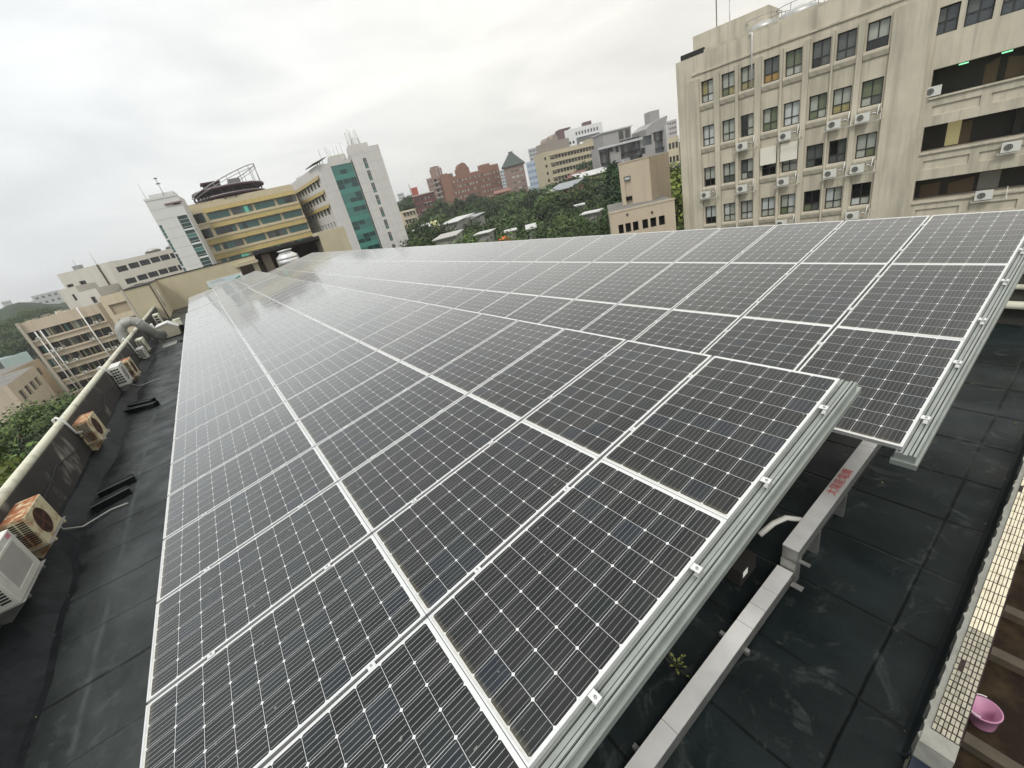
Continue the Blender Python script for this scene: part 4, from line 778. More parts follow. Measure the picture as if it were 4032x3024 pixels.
# ---- yellow-banded building
M_yb = mat('yellow_beige', (0.58, 0.50, 0.34), .85, var=.12, scale=.3, streak=.15); M_yel = mat('yellow_shade', (0.37, 0.285, 0.10), .6, var=.25, scale=.6, streak=.2)
Lp, Rp = LR(c2(408, 590), c2(1200, 425), 152)
YB = Bld('banded_building', 'yellow banded building with teal windows behind the dark bay', 'building', quadfp(Lp, Rp, 20), (Lp.z + Rp.z) / 2, M_yb)
sa, W_ = YB.s(0, c2(560, 620)), YB.fr(0)[3]; bw = (W_ - sa) / 4
zt0 = YB.zt - 1.2; FHy = (YB.z(0, c2(800, 560)) - YB.z(0, c2(905, 925))) / 5.6
FHy = 4.05
for r in range(9):
    zt_ = zt0 - FHy * r
    for k in range(4):
        x0_ = sa + bw * k + .35; x1_ = sa + bw * (k + 1) - .35
        if r < 4 or r > 5:
            pn = [G_teal] * 5 if rnd.random() < .5 else [rnd.choice((G_teal, G_teal, G_bot, G_grey, G_tealb if rnd.random() < .35 else G_teal, G_dark)) for _ in range(5)]
            YB.window(0, x0_, zt_ - 3.05, x1_, zt_ - 1.3, 5, (), pn, rev=.35, bar=.07)
        else: YB.window(0, x0_ - .1, zt_ - 3.5, x1_ + .1, zt_ - .7, 3, (), (G_grey, G_grey, G_dark) if rnd.random() < .6 else (G_grey, G_green, G_dark), rev=.9, bar=.09)
    if r < 2: YB.window(0, .8, zt_ - 3.3, sa - .5, zt_ - .8, 2, (), (G_dark, G_bot), rev=1.2)
    elif r < 4: YB.window(0, 2.4, zt_ - 3.05, sa - .3, zt_ - 1.3, 2, (), (G_teal, G_teal), rev=.35)
    if r < 4:
        b = MB(); W2 = W_ - sa + (0 if r < 2 else sa - 1.0)
        b.prism([(-.9, -1.12), (-.82, -1.12), (-.002, -.05), (-.002, .04), (-.06, .04)], 0, W2, 'x')
        for k in range(int(W2 / 1.4)): b.box(k * 1.4 + .5, -.95, -1.15, k * 1.4 + .58, -.05, -.02, 0) if False else None
        YB.part('sun_shade', b, [M_yel], 0, W_ - W2, 0, zt_)
        b = MB(); n_r = int(W2 / 1.3)
        for k in range(n_r): b.prism([(-.94, -1.14), (-.90, -1.14), (-.03, .05), (-.07, .05)], k * 1.3 + .3, k * 1.3 + .37, 'x')
        YB.part('shade_ribs', b, [mat('shade_rib', (.28, .21, .05), .6)], 0, W_ - W2, 0, zt_)
    b = MB(); b.box(0, -.22, 0, W_, -.002, .35); YB.part('floor_band', b, [M_yb], 0, 0, 0, zt_ - 3.75)
YB.finish()
b = MB(); b.box(0, .3, 0, W_ - .5, .6, .5); 
for k in range(5): b.box(sa - 1 + k * .9, .1, .5, sa - .6 + k * .9, .5, 1.5, 1)
YB.part('roof_edge', b, [M_yb, M_dark], 0, 0, 0, YB.zt)
# ring pavilion on its roof
c0 = P(*c2(790, 560), 160); ring = thing('ring_pavilion', 'dark maroon ring pavilion with a tilted steel hoop on the yellow banded roof', 'pavilion', Matrix.Translation((c0.x, c0.y, YB.zt)))
M_mar = mat('maroon_steel', (0.075, 0.028, 0.030), .7, var=.4, scale=.5); M_hoop = mat('hoop_grey', (0.34, 0.34, 0.34), .5, .3)
R_ = 9.6
for nme, z_, rr_ in (('lower_deck', 0.9, R_ * .98), ('upper_deck', 2.9, R_)):
    b = MB(); b.lathe([(rr_ - 3, z_), (rr_, z_), (rr_ + .12, z_ + .1), (rr_ + .12, z_ + .45), (rr_, z_ + .5), (rr_ - 3, z_ + .5)], 0, 0, 0, 48); b.lathe([(rr_ + .13, z_ + .46), (rr_ + .18, z_ + .58), (rr_ + .1, z_ + .64)], 0, 0, 1, 48); obj(nme, b.mesh(nme, [M_mar, M_hoop]), ring)
b = MB(); b.lathe([(R_ * .8, 0), (R_ * .8, 2.9)], 0, 0, 0, 40); obj('drum', b.mesh('drum', [mat('drum_dark', (.03, .018, .018), .8, var=.5, scale=.4)]), ring)
for k in range(20):
    a = 2 * math.pi * k / 20; b = MB(); b.box(-.14, -.14, 0, .14, .14, 4.6 if False else 2.9); o = obj('column', b.mesh('column', [M_mar]), ring, (math.cos(a) * R_ * .92, math.sin(a) * R_ * .92, 0), a)
tilt = Matrix.Rotation(math.radians(-17.0), 3, 'Y'); hp = []
for k in range(49):
    a = 2 * math.pi * k / 48; p = tilt @ Vector((math.cos(a) * R_ * 1.05, math.sin(a) * R_ * 1.0, 0)); hp.append(p + Vector((-.3, 0, 5.6)))
b = MB(); b.tube(hp, .13, 0, 6, False); b.tube([p + Vector((0, 0, -.8)) for p in hp], .08, 0, 6, False); obj('hoop', b.mesh('hoop', [M_hoop]), ring)
for k in range(0, 48, 3):
    p = hp[k]; b = MB(); b.tube([(p.x * .98, p.y * .98, 3.3), tuple(p)], .09, 0, 6); obj('strut', b.mesh('strut', [M_hoop]), ring)
b = MB(); b.box(-6.5, -2.5, 5.4, -1.5, 2, 5.8); b.box(-6.3, -2.3, 3.4, -6, -2, 5.4); b.box(-2, -2.3, 3.4, -1.7, -2, 5.4); b.box(-4.3, -2.3, 3.4, -4, -2, 5.4); b.box(-6.3, -2, 4.3, -1.7, -1.6, 4.9); obj('gallery', b.mesh('gallery', [M_mar]), ring)
b = MB(); b.box(.5, -3, 3.4, 3.6, 0, 5.6, 0); b.box(3.9, -3.4, 3.4, 6.5, -.5, 4.2, 1); obj('plant_room', b.mesh('plant_room', [mat('plant_grey', (.2, .2, .19), .7), M_mar]), ring)
# ---- slim white tower on the left
M_wt = mat('white_tile_wall', (0.66, 0.655, 0.64), .6, var=.06, scale=.4, streak=.08)
Lp, Rp = P(*c1(1255, 640), 142), P(*c1(1552, 608), 141)
LT = Bld('slim_tower', 'slim white tower with dark green glass strips, left of the yellow building', 'building', quadfp(Lp, Rp, 9), (Lp.z + Rp.z) / 2, M_wt)
a, W_ = LT.s(0, c1(1540, 785)), LT.fr(0)[3]; zg = LT.z(0, c1(1560, 775)); zg2 = LT.z(0, c1(1400, 855)); e = LT.s(0, c1(1460, 950))
def curtain(bld, i, s0, s1, z0, z1, fl, label, rev=.3, m=(G_bot,), sub=4, y=.0, bandm=M_framew, nx=2, bh=.4):
    bld.op(i, s0, z0, s1, z1, rev); b = MB(); g = MB(); w = s1 - s0; z = z1
    k = 0
    while z > z0 + .2:
        zz = max(z0, z - fl)
        for q in range(sub):
            for x in range(nx):
                g.quad((w * x / nx, 0, zz + (z - zz) * q / sub - z0), (w * (x + 1) / nx, 0, zz + (z - zz) * q / sub - z0), (w * (x + 1) / nx, 0, zz + (z - zz) * (q + 1) / sub - z0), (w * x / nx, 0, zz + (z - zz) * (q + 1) / sub - z0), rnd.choice(range(len(m))))
            if q: b.box(0, -.05, zz + (z - zz) * q / sub - .03 - z0, w, -.005, zz + (z - zz) * q / sub + .03 - z0)
        b.box(0, -.12, zz - z0, w, -.004, zz + bh - z0); z -= fl; k += 1
    for x in range(0, nx + 1): b.box(w * x / nx - .06, -.10, 0, w * x / nx + .06, -.003, z1 - z0)
    o = obj('curtain_wall', g.mesh('curtain_glass', list(m)), bld.root); o.matrix_local = bld.M(i, s0, rev - .01, z0)
    f = obj('mullions', b.mesh('mullions', [bandm]), o)
curtain(LT, 0, a, W_ - .15, LT.zb + 1, zg, 3.55, '', m=(G_bot, G_bot, G_bot, G_teal), nx=1)
curtain(LT, 0, 0.1, e, LT.zb + 1, zg2, 3.55, '', m=(G_bot, G_teal), nx=1)
LT.finish()
b = MB()
z = LT.zt - 2.2
while z > -18: b.box(e + .2 if z < zg2 else .05, -.02, z - LT.zb, a - .2 if z < zg else W_ - .05, -.003, z + .07 - LT.zb); z -= 2.35
LT.part('wall_joint', b, [mat('joint_grey', (.42, .42, .41), .8)], 0)
b = MB(); b.box(W_ * .5, -.35, -1.6, W_ + .25, -.003, -1.25); b.box(W_ * .75, -.1, -1.9, W_ * .95, -.004, -1.3, 1); b.box(-.1, -.1, 0, W_ + .1, .3, .5, 2); b.box(W_ * .15, 1.5, .0, W_ * .9, 5, 1.4, 2); LT.part('roof_ledge', b, [mat('ledge_brown', (.2, .13, .12), .8), M_dark, M_wt], 0, 0, 0, LT.zt)
b = MB(); b.tube([(.4, 1, 0), (.4, 1, 4.0)], .05, 0, 6); b.tube([(4.2, 1.5, 0), (4.2, 1.5, 4.6)], .08, 0, 6); b.lathe([(0, 3.4), (.55, 3.4), (.1, 3.8)], 4.2, 1.5, 0, 10); b.lathe([(0, 4.6), (.5, 4.6), (.1, 4.9)], 4.2, 1.5, 0, 10); LT.part('antenna', b, [M_steel], 0, 0, 0, LT.zt)
# ---- white tower with the tall green glass strip
M_gt = mat('grey_tile_tower', (0.60, 0.58, 0.55), .6, var=.08, scale=.3, streak=.12)
pA, pB_, pC = P(*c2(1183, 418), 168), P(*c2(1368, 280), 139), P(*c2(1620, 232), 140)
bk_ = Vector((pC.x + 10, pC.y + 26))
GT = Bld('glass_strip_tower', 'tall pale tower with a green glass strip and antennas on its roof', 'building', [Vector((pA.x, pA.y)), Vector((pB_.x, pB_.y)), Vector((pC.x, pC.y)), bk_], (pB_.z + pC.z + pA.z) / 3, M_gt)
W0, W1 = GT.fr(0)[3], GT.fr(1)[3]; zz = GT.zt
sL, sR = GT.s(1, c2(1478, 290)), W1 - .05
curtain(GT, 1, sL, sR, GT.zb + .5, zz - .9, 3.75, '', rev=.15, m=(G_teal, G_bot, G_teal, G_bot), sub=3, bandm=mat('spandrel_teal', (.06, .22, .18), .2), nx=3, bh=1.35)
for r in range(3):
    z1 = zz - 2.6 - 3.7 * r; n_w = 8
    for k in range(n_w):
        x0_ = 1.6 + (W0 - 3.0) * k / n_w; GT.window(0, x0_, z1 - 2.4, x0_ + (W0 - 3) / n_w * .62, z1 - .3, 1, (), (G_dark if k % 3 else G_green,), rev=.3)
    b = MB(); b.prism([(-.6, -.75), (-.5, -.75), (-.002, -.05), (-.002, .25), (-.06, .25)], 0, W0 - 1.4, 'x'); GT.part('sun_shade', b, [M_yel], 0, .8, 0, z1)
for r in range(6):
    z1 = zz - 14.6 - 3.3 * r
    for k in range(10):
        x0_ = .8 + (W0 - 1.4) * k / 10; GT.window(0, x0_, z1 - 2.2, x0_ + (W0 - 1.4) / 10 * .5, z1, 1, (), (G_grey if k % 2 else G_dark,), rev=.4, fr=M_framew)
GT.finish(par=1)
b = MB()
for r in range(20):
    z = zz - 1.6 - 1.85 * r
    b.box(.02, -.02, z - GT.zb, sL - .1, -.003, z + .05 - GT.zb)
for k in range(1, 4): b.box(sL * k / 4, -.018, 0, sL * k / 4 + .05, -.002, GT.zt - GT.zb)
GT.part('wall_joint', b, [mat('joint_grey', (.4,) * 3)], 1)
# its taller right block
qL, qR = P(*c2(1618, 190), 138.5), P(*c2(1832, 155), 139.5)
fp = quadfp(qL, qR, 14)
TB_ = Bld('stair_shaft', 'tallest pale panelled shaft right of the green glass strip', 'building', fp, P(*c2(1700, 150), 139).z, M_gt)
W2 = TB_.fr(0)[3]
for r in range(10):
    s_, z_ = TB_.sz(0, c2(1695 + 32.5 * r, 280 + 88 * r)); TB_.window(0, W2 * .34, z_ - 1.0, W2 * .34 + .95, z_ + 1.6, 1, (.35,), (G_teal, G_grey), rev=.2)
TB_.finish()
b = MB()
for r in range(16):
    z = TB_.zt - 1.4 - 2.45 * r
    if z > TB_.zb: b.box(.02, -.02, z - TB_.zb, W2 - .02, -.003, z + .07 - TB_.zb)
for k in range(1, 5): b.box(W2 * k / 5, -.018, 0, W2 * k / 5 + .05, -.002, TB_.zt - TB_.zb)
TB_.part('wall_joint', b, [mat('joint_grey', (.4,) * 3)], 0)
b = MB(); b.box(0, 1, 0, W2 * .68, 9, 1.2); TB_.part('roof_block', b, [M_gt], 0, 0, 0, TB_.zt)
b = MB(); rr = random.Random(2)
for k in range(16): x_, y_ = rr.uniform(.5, W2 * .5), rr.uniform(1, 6); h_ = rr.uniform(1.2, 5.0); b.tube([(x_, y_, 0), (x_, y_, h_)], .06, 0, 6); b.box(x_ - .12, y_ - .12, h_ * .5, x_ + .12, y_ + .05, h_ * .5 + 1.2, 1)
TB_.part('antenna', b, [M_steel, M_white], 0, 0, 0, TB_.zt + 1.2)
b = MB()
for k in range(20): x_, y_ = rr.uniform(.5, W1 * .9), rr.uniform(2, 12); h_ = rr.choice((1.2, 1.6, 2.0, 2.4, 4.8)); b.tube([(x_, y_, 0), (x_, y_, h_)], .06, 0, 6); b.box(x_ - .15, y_ - .1, h_ * .4, x_ + .15, y_ + .1, h_ * .4 + .9, 1)
b.box(W1 * .45, 3, 0, W1 - .5, 10, 1.8, 2); b.tube([(W1 * .5, 3, 1.9), (W1 * .9, 3, 1.9)], .06, 3, 6)
GT.part('antenna', b, [M_steel, M_white, M_gt, mat('lime_pipe', (.35, .5, .1), .6)], 1, 0, 0, zz)
b = MB(); b.prism([(-.8, 0), (-.8, .2), (3.2, 1.3), (3.2, 1.1)], W0 - 7, W0 + 1.0, 'x'); GT.part('roof_canopy', b, [mat('canopy_dark', (.10, .095, .09), .7)], 0, 0, 0, zz + .3)
b = MB(); b.lathe([(0, 0), (2.2, 0), (2.2, 1.7), (1.2, 2.1), (0, 2.15)], 3, 4, 0, 20); GT.part('roof_tank', b, [mat('tank_dull', (.5,) * 3)], 0, 0, 0, zz - .6)
# ---- white block with two rows of slots, behind the slim tower
M_wb = mat('white_block', (0.60, 0.575, 0.51), .85, var=.1, scale=.2, streak=.15)
Lp, Rp = P(*c1(935, 1200), 168), P(*c1(1640, 1010), 166)
WB = Bld('slotted_building', 'long off-white building with two rows of dark slots behind the slim tower', 'building', quadfp(Lp, Rp, 18), (Lp.z + Rp.z) / 2, M_wb)
for (x0_, x1_, y_) in ((1020, 1110, 1245), (1125, 1210, 1215), (1220, 1305, 1190), (1315, 1390, 1165), (1400, 1475, 1145), (1488, 1560, 1125)):
    s0, z_ = WB.sz(0, c1(x0_, y_)); s1 = WB.s(0, c1(x1_, y_ - 20))
    for q, dz_ in ((0, 0), (1, -3.6)): WB.window(0, s0 + q * .3, z_ - .75 + dz_, s1 + q * .3, z_ + .75 + dz_, 3, (), (G_dark,), rev=.5)
for k in range(9): s0 = WB.s(0, c1(1100 + 52 * k, 1380 - 13 * k)); WB.window(0, s0, WB.zt - 11.0, s0 + 1.7, WB.zt - 8.8, 1, (), (G_dark,), rev=.8)
WB.finish()
b = MB(); b.box(0, -1.1, 0, WB.fr(0)[3], -.003, .5); WB.part('canopy', b, [mat('canopy_stain', (.20, .19, .16), .9, var=.4)], 0, 2, 0, WB.zt - 8.6)
b = MB()
for x_, r2_ in ((11, 2.0), (16.5, 2.2), (20, 1.5)): b.lathe([(0, 0), (r2_, 0), (r2_, .6), (r2_ * 1.05, .65), (r2_ * .5, 1.3), (0, 1.4)], x_, 4, 0, 18)
b.tube([(21, 3, 0), (21, 3, 3.5)], .06, 1, 6); b.box(20, 2, 0, 27, 6, 1.4, 2); WB.part('roof_tank', b, [mat('tank_dull', (.5,) * 3), M_steel, M_wb], 0, 0, 0, WB.zt)
# ---- big blank block
Lp, Rp = P(*c1(495, 1292), 190), P(*c1(945, 1168), 182)
BB = Bld('blank_building', 'large blank pale building with two tiny windows at the left', 'building', quadfp(Lp, Rp, 25), (Lp.z + Rp.z) / 2, M_wb)
for (x_, y_) in ((615, 1388), (722, 1357)):
    s0, z_ = BB.sz(0, c1(x_, y_)); BB.window(0, s0 - .9, z_ - .6, s0 + .9, z_ + .6, 1, (), (G_dark,), rev=.6)
BB.finish()
b = MB(); s_ = BB.s(0, c1(840, 1200)); b.box(s_, -.3, 0, s_ + .35, -.003, BB.zt - BB.zb); BB.part('downpipe', b, [mat('groove_brown', (.08,) * 3)], 0)
b = MB(); b.tube([(5, 2, 0), (5, 2, 3)], .07, 0, 6); b.box(4, 1.5, 0, 6, 3, 1.2, 0); s_ = BB.s(0, c1(790, 1180)); b.tube([(s_, 2, 0), (s_, 2, 4)], .05, 0, 6); BB.part('antenna', b, [M_steel], 0, 0, 0, BB.zt)
for (tl, tr, D1, D2, lab, dep) in ((c1(500, 1425), c1(650, 1385), 172, 170, 'small pale block before the blank building, farther left', 10), (c1(655, 1470), c1(820, 1385), 165, 162, 'small pale block before the blank building, nearer right', 10)):
    Lp, Rp = P(*tl, D1), P(*tr, D2); o = Bld('annex_block', lab, 'building', quadfp(Lp, Rp, dep), (Lp.z + Rp.z) / 2, M_wb); W_ = o.fr(0)[3]
    o.window(0, W_ * .55, o.zt - 3.6, W_ * .75, o.zt - 1.9, 2, (), (G_dark, G_grey)); o.finish()
# ---- ribbed beige block and slit strip right of the five-storey building
M_tan = mat('old_beige', (0.58, 0.50, 0.36), .88, var=.12, scale=.3, streak=.25)
Lp, Rp = P(*c1(860, 1500), 138), P(*c1(1115, 1400), 134)
RBk = Bld('ribbed_block', 'beige block with tall pale ribs beyond the end of the parapet', 'building', quadfp(Lp, Rp, 14), (Lp.z + Rp.z) / 2, M_tan); W_ = RBk.fr(0)[3]
for k in range(3): RBk.op(0, 1.0, RBk.zt - 4.6 - 3.6 * k, W_ * .72, RBk.zt - 2.2 - 3.6 * k, .5); b = MB(); b.quad((0, 0, 0), (W_ * .72 - 1, 0, 0), (W_ * .72 - 1, 0, 2.4), (0, 0, 2.4)); RBk.part('sunk_panel', b, [mat('old_beige_dark', (.40, .33, .23), .9, var=.2)], 0, 1.0, .499, RBk.zt - 4.6 - 3.6 * k)
RBk.finish()
for x_ in (.76, .85, .94):
    b = MB(); b.box(0, -.4, 0, .55, -.003, RBk.zt - RBk.zb + .3); RBk.part('rib', b, [mat('rib_grey', (.42, .38, .31), .8, streak=.3)], 0, W_ * x_)
Lp, Rp = P(*c1(1120, 1392), 112), P(*c1(1225, 1360), 111)
SS = Bld('slit_block', 'narrow beige block with one column of little dark windows by the cream pier', 'building', quadfp(Lp, Rp, 10), (Lp.z + Rp.z) / 2, M_tan); W_ = SS.fr(0)[3]
for k in range(5): s_, z_ = SS.sz(0, c1(1160 + 36 * k, 1403 + 56 * k)); SS.window(0, W_ * .45, z_ - .55, W_ * .45 + 1.5, z_ + .55, 1, (), (G_dark,), rev=.35)
SS.finish()
# ---- five-storey building on the left with long open floors
M_fv = mat('worn_beige', (0.60, 0.51, 0.39), .88, var=.14, scale=.25, streak=.28)
Lp, Rp = P(*cC(185, 420), 152), P(*cC(842, 195), 149)
FV = Bld('arcade_building', 'worn beige five-storey building with long dark open floors, at the left edge', 'building', quadfp(Lp, Rp, 16), (Lp.z + Rp.z) / 2, M_fv); W_ = FV.fr(0)[3]
sA = FV.s(0, cC(250, 505)); zr = FV.z(0, cC(855, 295)) * .5 + FV.z(0, cC(245, 500)) * .5; FF = 3.5
for r in range(5):
    z1 = zr - FF * r
    x = sA; rr = random.Random(60 + r); nb = 7; bw = (W_ - sA - .3) / nb
    for k in range(nb):
        pn = [rr.choice((G_dark, G_dark, G_dark, G_grey, G_green, G_blind if rr.random() < .4 else G_dark, G_teal if rr.random() < .3 else G_dark)) for _ in range(4)]
        FV.window(0, sA + bw * k + .02, z1 - 1.95, sA + bw * (k + 1) - .02, z1, 4, (), pn, rev=.7, bar=.06)
    b = MB(); b.box(0, -.35, 0, W_ - sA + .2, -.003, .35); FV.part('floor_ledge', b, [M_fv], 0, sA - .2, 0, z1 - 2.35)
FV.finish(par=1)
for k, x_ in enumerate((cC(325, 480), cC(370, 465), cC(740, 330))):
    s_ = FV.s(0, x_); b = MB(); b.tube([(0, -.5, 0), (0, -.5, FV.zt - FV.zb - (2.5 if k < 2 else -.3))], .14, 0, 8); FV.part('downpipe', b, [M_white], 0, s_)
b = MB(); b.box(-.5, -.6, 0, .1, .3, FV.zt - FV.zb + .2); FV.part('corner_pier', b, [mat('pier_grey', (.42, .38, .31), .85, streak=.3)], 0)
rr = random.Random(9); b = MB()
for k in range(14): x_, y_ = rr.uniform(.5, W_ * .55), rr.uniform(.5, 4); b.box(x_, y_, -.6, x_ + rr.uniform(.5, 2), y_ + rr.uniform(.5, 1.5), rr.uniform(.1, .7), rr.choice((0, 1, 2)))
FV.part('roof_clutter', b, [M_roofg, M_white, M_fv], 0, 0, 0, FV.zt)
for (x_, r) in ((1.0, 0), (12.0, 0), (1.6, 1), (3.2, 1), (9.5, 1), (13.4, 1), (15.2, 1), (2.5, 2), (4.4, 2), (11.0, 2), (12.4, 2), (16.5, 2), (17.6, 2), (4.4, 3), (11.0, 3), (12.6, 3), (14.3, 3), (16, 3)):
    k = [q for q in (1.0, 12.0, 1.6, 3.2, 9.5, 13.4, 15.2, 2.5, 4.4, 11.0, 12.4, 16.5, 17.6) ]
    hang_ac(FV, sA + x_, zr - FF * r - 2.05, 'tiny white outdoor unit hung below an open floor of the worn five-storey building', 'outdoor units on the five-storey building', -.75)
# ---- low roofs at the far left
for (tl, tr, D1, D2, dep, m_, nm, lab) in ((cC(0, 860), cC(345, 705), 146, 140, 14, M_fv, 'low_building', 'low beige building with a long parapet below the five-storey building'),
        (cC(60, 945), cC(300, 770), 112, 116, 10, M_fv, 'low_building', 'low beige house with a slanting roof edge among the left trees'),
        (cC(0, 690), cC(120, 640), 300, 300, 30, mat('tin_red', (.40, .05, .07), .6), 'tin_shed', 'tin shed with a red roof far off at the left edge'), (cC(0, 735), cC(230, 630), 270, 270, 14, mat('tin_teal', (.40, .50, .48), .6), 'tin_shed', 'tin shed with a pale teal roof in front of the red roofed one'),
        (cC(90, 545), cC(170, 515), 360, 360, 20, mat('tin_pale', (.5, .52, .5), .6), 'tin_shed', 'pale tin roofed shed on the wooded slope at the left')):
    Lp, Rp = LR(tl, tr, D1) if D1 < 200 else (P(*tl, D1), P(*tr, D2)); o = Bld(nm, lab, 'building' if nm != 'tin_shed' else 'shed', quadfp(Lp, Rp, dep), (Lp.z + Rp.z) / 2, m_); W_ = o.fr(0)[3]
    if D1 < 200:
        for k in range(4): o.window(0, W_ * (.12 + .2 * k), o.zt - 3.8, W_ * (.12 + .2 * k) + W_ * .13, o.zt - 1.9, 2, (), (G_dark, G_grey), rev=.4)
    o.finish(roof=m_ if nm == 'tin_shed' else None)
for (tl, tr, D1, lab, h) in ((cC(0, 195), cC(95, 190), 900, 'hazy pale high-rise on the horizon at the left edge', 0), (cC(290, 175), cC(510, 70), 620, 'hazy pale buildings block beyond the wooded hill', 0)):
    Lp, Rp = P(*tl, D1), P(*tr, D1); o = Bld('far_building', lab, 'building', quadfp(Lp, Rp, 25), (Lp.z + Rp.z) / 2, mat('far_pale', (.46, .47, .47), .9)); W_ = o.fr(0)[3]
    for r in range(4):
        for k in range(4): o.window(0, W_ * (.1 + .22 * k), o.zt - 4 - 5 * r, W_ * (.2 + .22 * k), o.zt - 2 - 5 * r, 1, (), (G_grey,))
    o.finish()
# ---- middle distance, centre: brick and concrete buildings
M_brick = mat('red_brick', (0.265, 0.135, 0.09), .9, var=.2, scale=.3, streak=.12); M_brickd = mat('dark_brick', (0.15, 0.062, 0.055), .9, var=.25, scale=.3); M_pink = mat('pink_brick', (0.28, 0.195, 0.165), .9, var=.15, scale=.3)
def grid(o, i, rows, ncol, z1, fh, wh, frac, x0, x1, panes, nx=2, rev=.3, fr=M_frame, ny=()):
    p = (x1 - x0) / ncol
    for r in range(rows):
        for c in range(ncol): o.window(i, x0 + p * c + p * (1 - frac) / 2, z1 - fh * r - wh, x0 + p * c + p * (1 + frac) / 2, z1 - fh * r, nx, ny, rnd.choice(panes), rev=rev, fr=fr)
Lp, Rp = P(*cA(382, 190), 325), P(*cA(868, 92), 340)
RD = Bld('brick_block', 'long red brick block with rows of windows and a round-topped gable', 'building', quadfp(Lp, Rp, 22), (P(*cA(530, 180), 330).z + P(*cA(868, 95), 330).z) / 2 - 1.0, M_brick); W_ = RD.fr(0)[3]
grid(RD, 0, 9, 15, RD.zt - 2.5, 3.6, 1.5, .62, W_ * .17, W_ * .985, ((G_grey, G_blind), (G_pale, G_grey), (G_grey, G_grey), (G_blind, G_blind)), 2, .3, M_brick)
RD.finish()
b = MB(); b.box(W_ * .31, .4, 0, W_ * .5, 8, 4.0); b.prism([(W_ * (.405 + .075 * math.cos(a)), 3.9 + 3.4 * math.sin(a)) for a in [k * math.pi / 10 for k in range(11)]], .4, 8, 'y'); b.box(W_ * .70, .3, 0, W_ * .86, 7, 3.2); b.box(W_ * .86, .3, 0, W_, 7, 1.8); b.box(0, -.6, -40, W_ * .15, 7, 1.6); b.box(W_ * .03, .3, 1.6, W_ * .13, 6, 3.0); RD.part('roof_gable', b, [M_brick], 0, 0, 0, RD.zt)
b = MB(); 
for r in range(9): b.box(W_ * .16, -.25, -3.0 - 3.6 * r + .0, W_, -.003, -2.6 - 3.6 * r + .0 - .15)
RD.part('floor_band', b, [mat('brick_band', (.25, .09, .06), .9)], 0, 0, 0, RD.zt - 1.6)
Lp, Rp = P(*cA(268, 215), 335), P(*cA(395, 195), 328)
BT = Bld('banded_tower', 'narrow grey-pink apartment tower with pale balcony bands left of the red brick block', 'building', quadfp(Lp, Rp, 16), (Lp.z + Rp.z) / 2, M_pink); W_ = BT.fr(0)[3]
grid(BT, 0, 12, 2, BT.zt - 1.5, 3.3, 1.9, .8, W_ * .45, W_ * .98, ((G_dark, G_grey), (G_dark, G_dark)), 2, .6); grid(BT, 0, 12, 2, BT.zt - 1.5, 3.3, 1.4, .4, W_ * .05, W_ * .42, ((G_grey,),), 1); BT.finish()
b = MB(); 
for r in range(12): b.box(W_ * .43, -.9, -4.0 - 3.3 * r, W_, -.003, -3.6 - 3.3 * r, 0)
b.box(W_ * .25, 2, 0, W_ * .7, 9, 5, 1); b.box(W_ * .3, 2.5, 5, W_ * .62, 8, 6.4, 1); b.box(W_ * .75, 1, 0, W_ * .78, 1.3, 5, 0); b.box(W_ * .95, 1, 0, W_ * .98, 1.3, 5, 0); b.box(W_ * .72, 1, 4.6, W_, 1.3, 5.0, 0); BT.part('balcony_band', b, [mat('band_pale', (.50, .45, .42), .8), M_pink], 0, 0, 0, BT.zt)
Lp, Rp = P(*cA(155, 372), 250), P(*cA(335, 325), 250)
DB = Bld('dark_brick_block', 'dark red brick apartment block with white awnings, lower left of the banded tower', 'building', quadfp(Lp, Rp, 16), (Lp.z + Rp.z) / 2, M_brickd); W_ = DB.fr(0)[3]
grid(DB, 0, 7, 6, DB.zt - 1.4, 3.3, 1.4, .6, .5, W_ - .5, ((G_dark, G_grey), (G_dark, G_dark), (G_blind, G_dark)), 2); DB.finish()
b = MB(); b.box(.5, 1, 0, W_ * .32, 5, 4.2, 0); b.box(0, -.4, -.1, W_, .4, .35, 1)
for (x_, r) in ((.45, 1), (.6, 1), (.25, 2), (.4, 5)): b.box(W_ * x_, -.9, -1.2 - 3.3 * r, W_ * x_ + 2.4, -.02, -1.05 - 3.3 * r, 2)
DB.part('roof_block', b, [mat('brick_bright', (.36, .10, .07), .9), mat('band_pale', (.5,) * 3), M_white], 0, 0, 0, DB.zt)
Lp, Rp = P(*cA(66, 490), 210), P(*cA(180, 465), 215)
o = Bld('small_flats', 'small tan flats with white ledges behind the white tower shaft', 'building', quadfp(Lp, Rp, 12), (Lp.z + Rp.z) / 2, M_tan); W_ = o.fr(0)[3]; grid(o, 0, 4, 4, o.zt - 1, 3.1, 1.5, .6, .3, W_ - .3, ((G_dark, G_grey),)); o.finish()
b = MB(); 
for r in range(4): b.box(0, -.9, -.8 - 3.1 * r, W_ * .8, -.003, -.6 - 3.1 * r)
o.part('awning', b, [M_white], 0, 0, 0, o.zt)
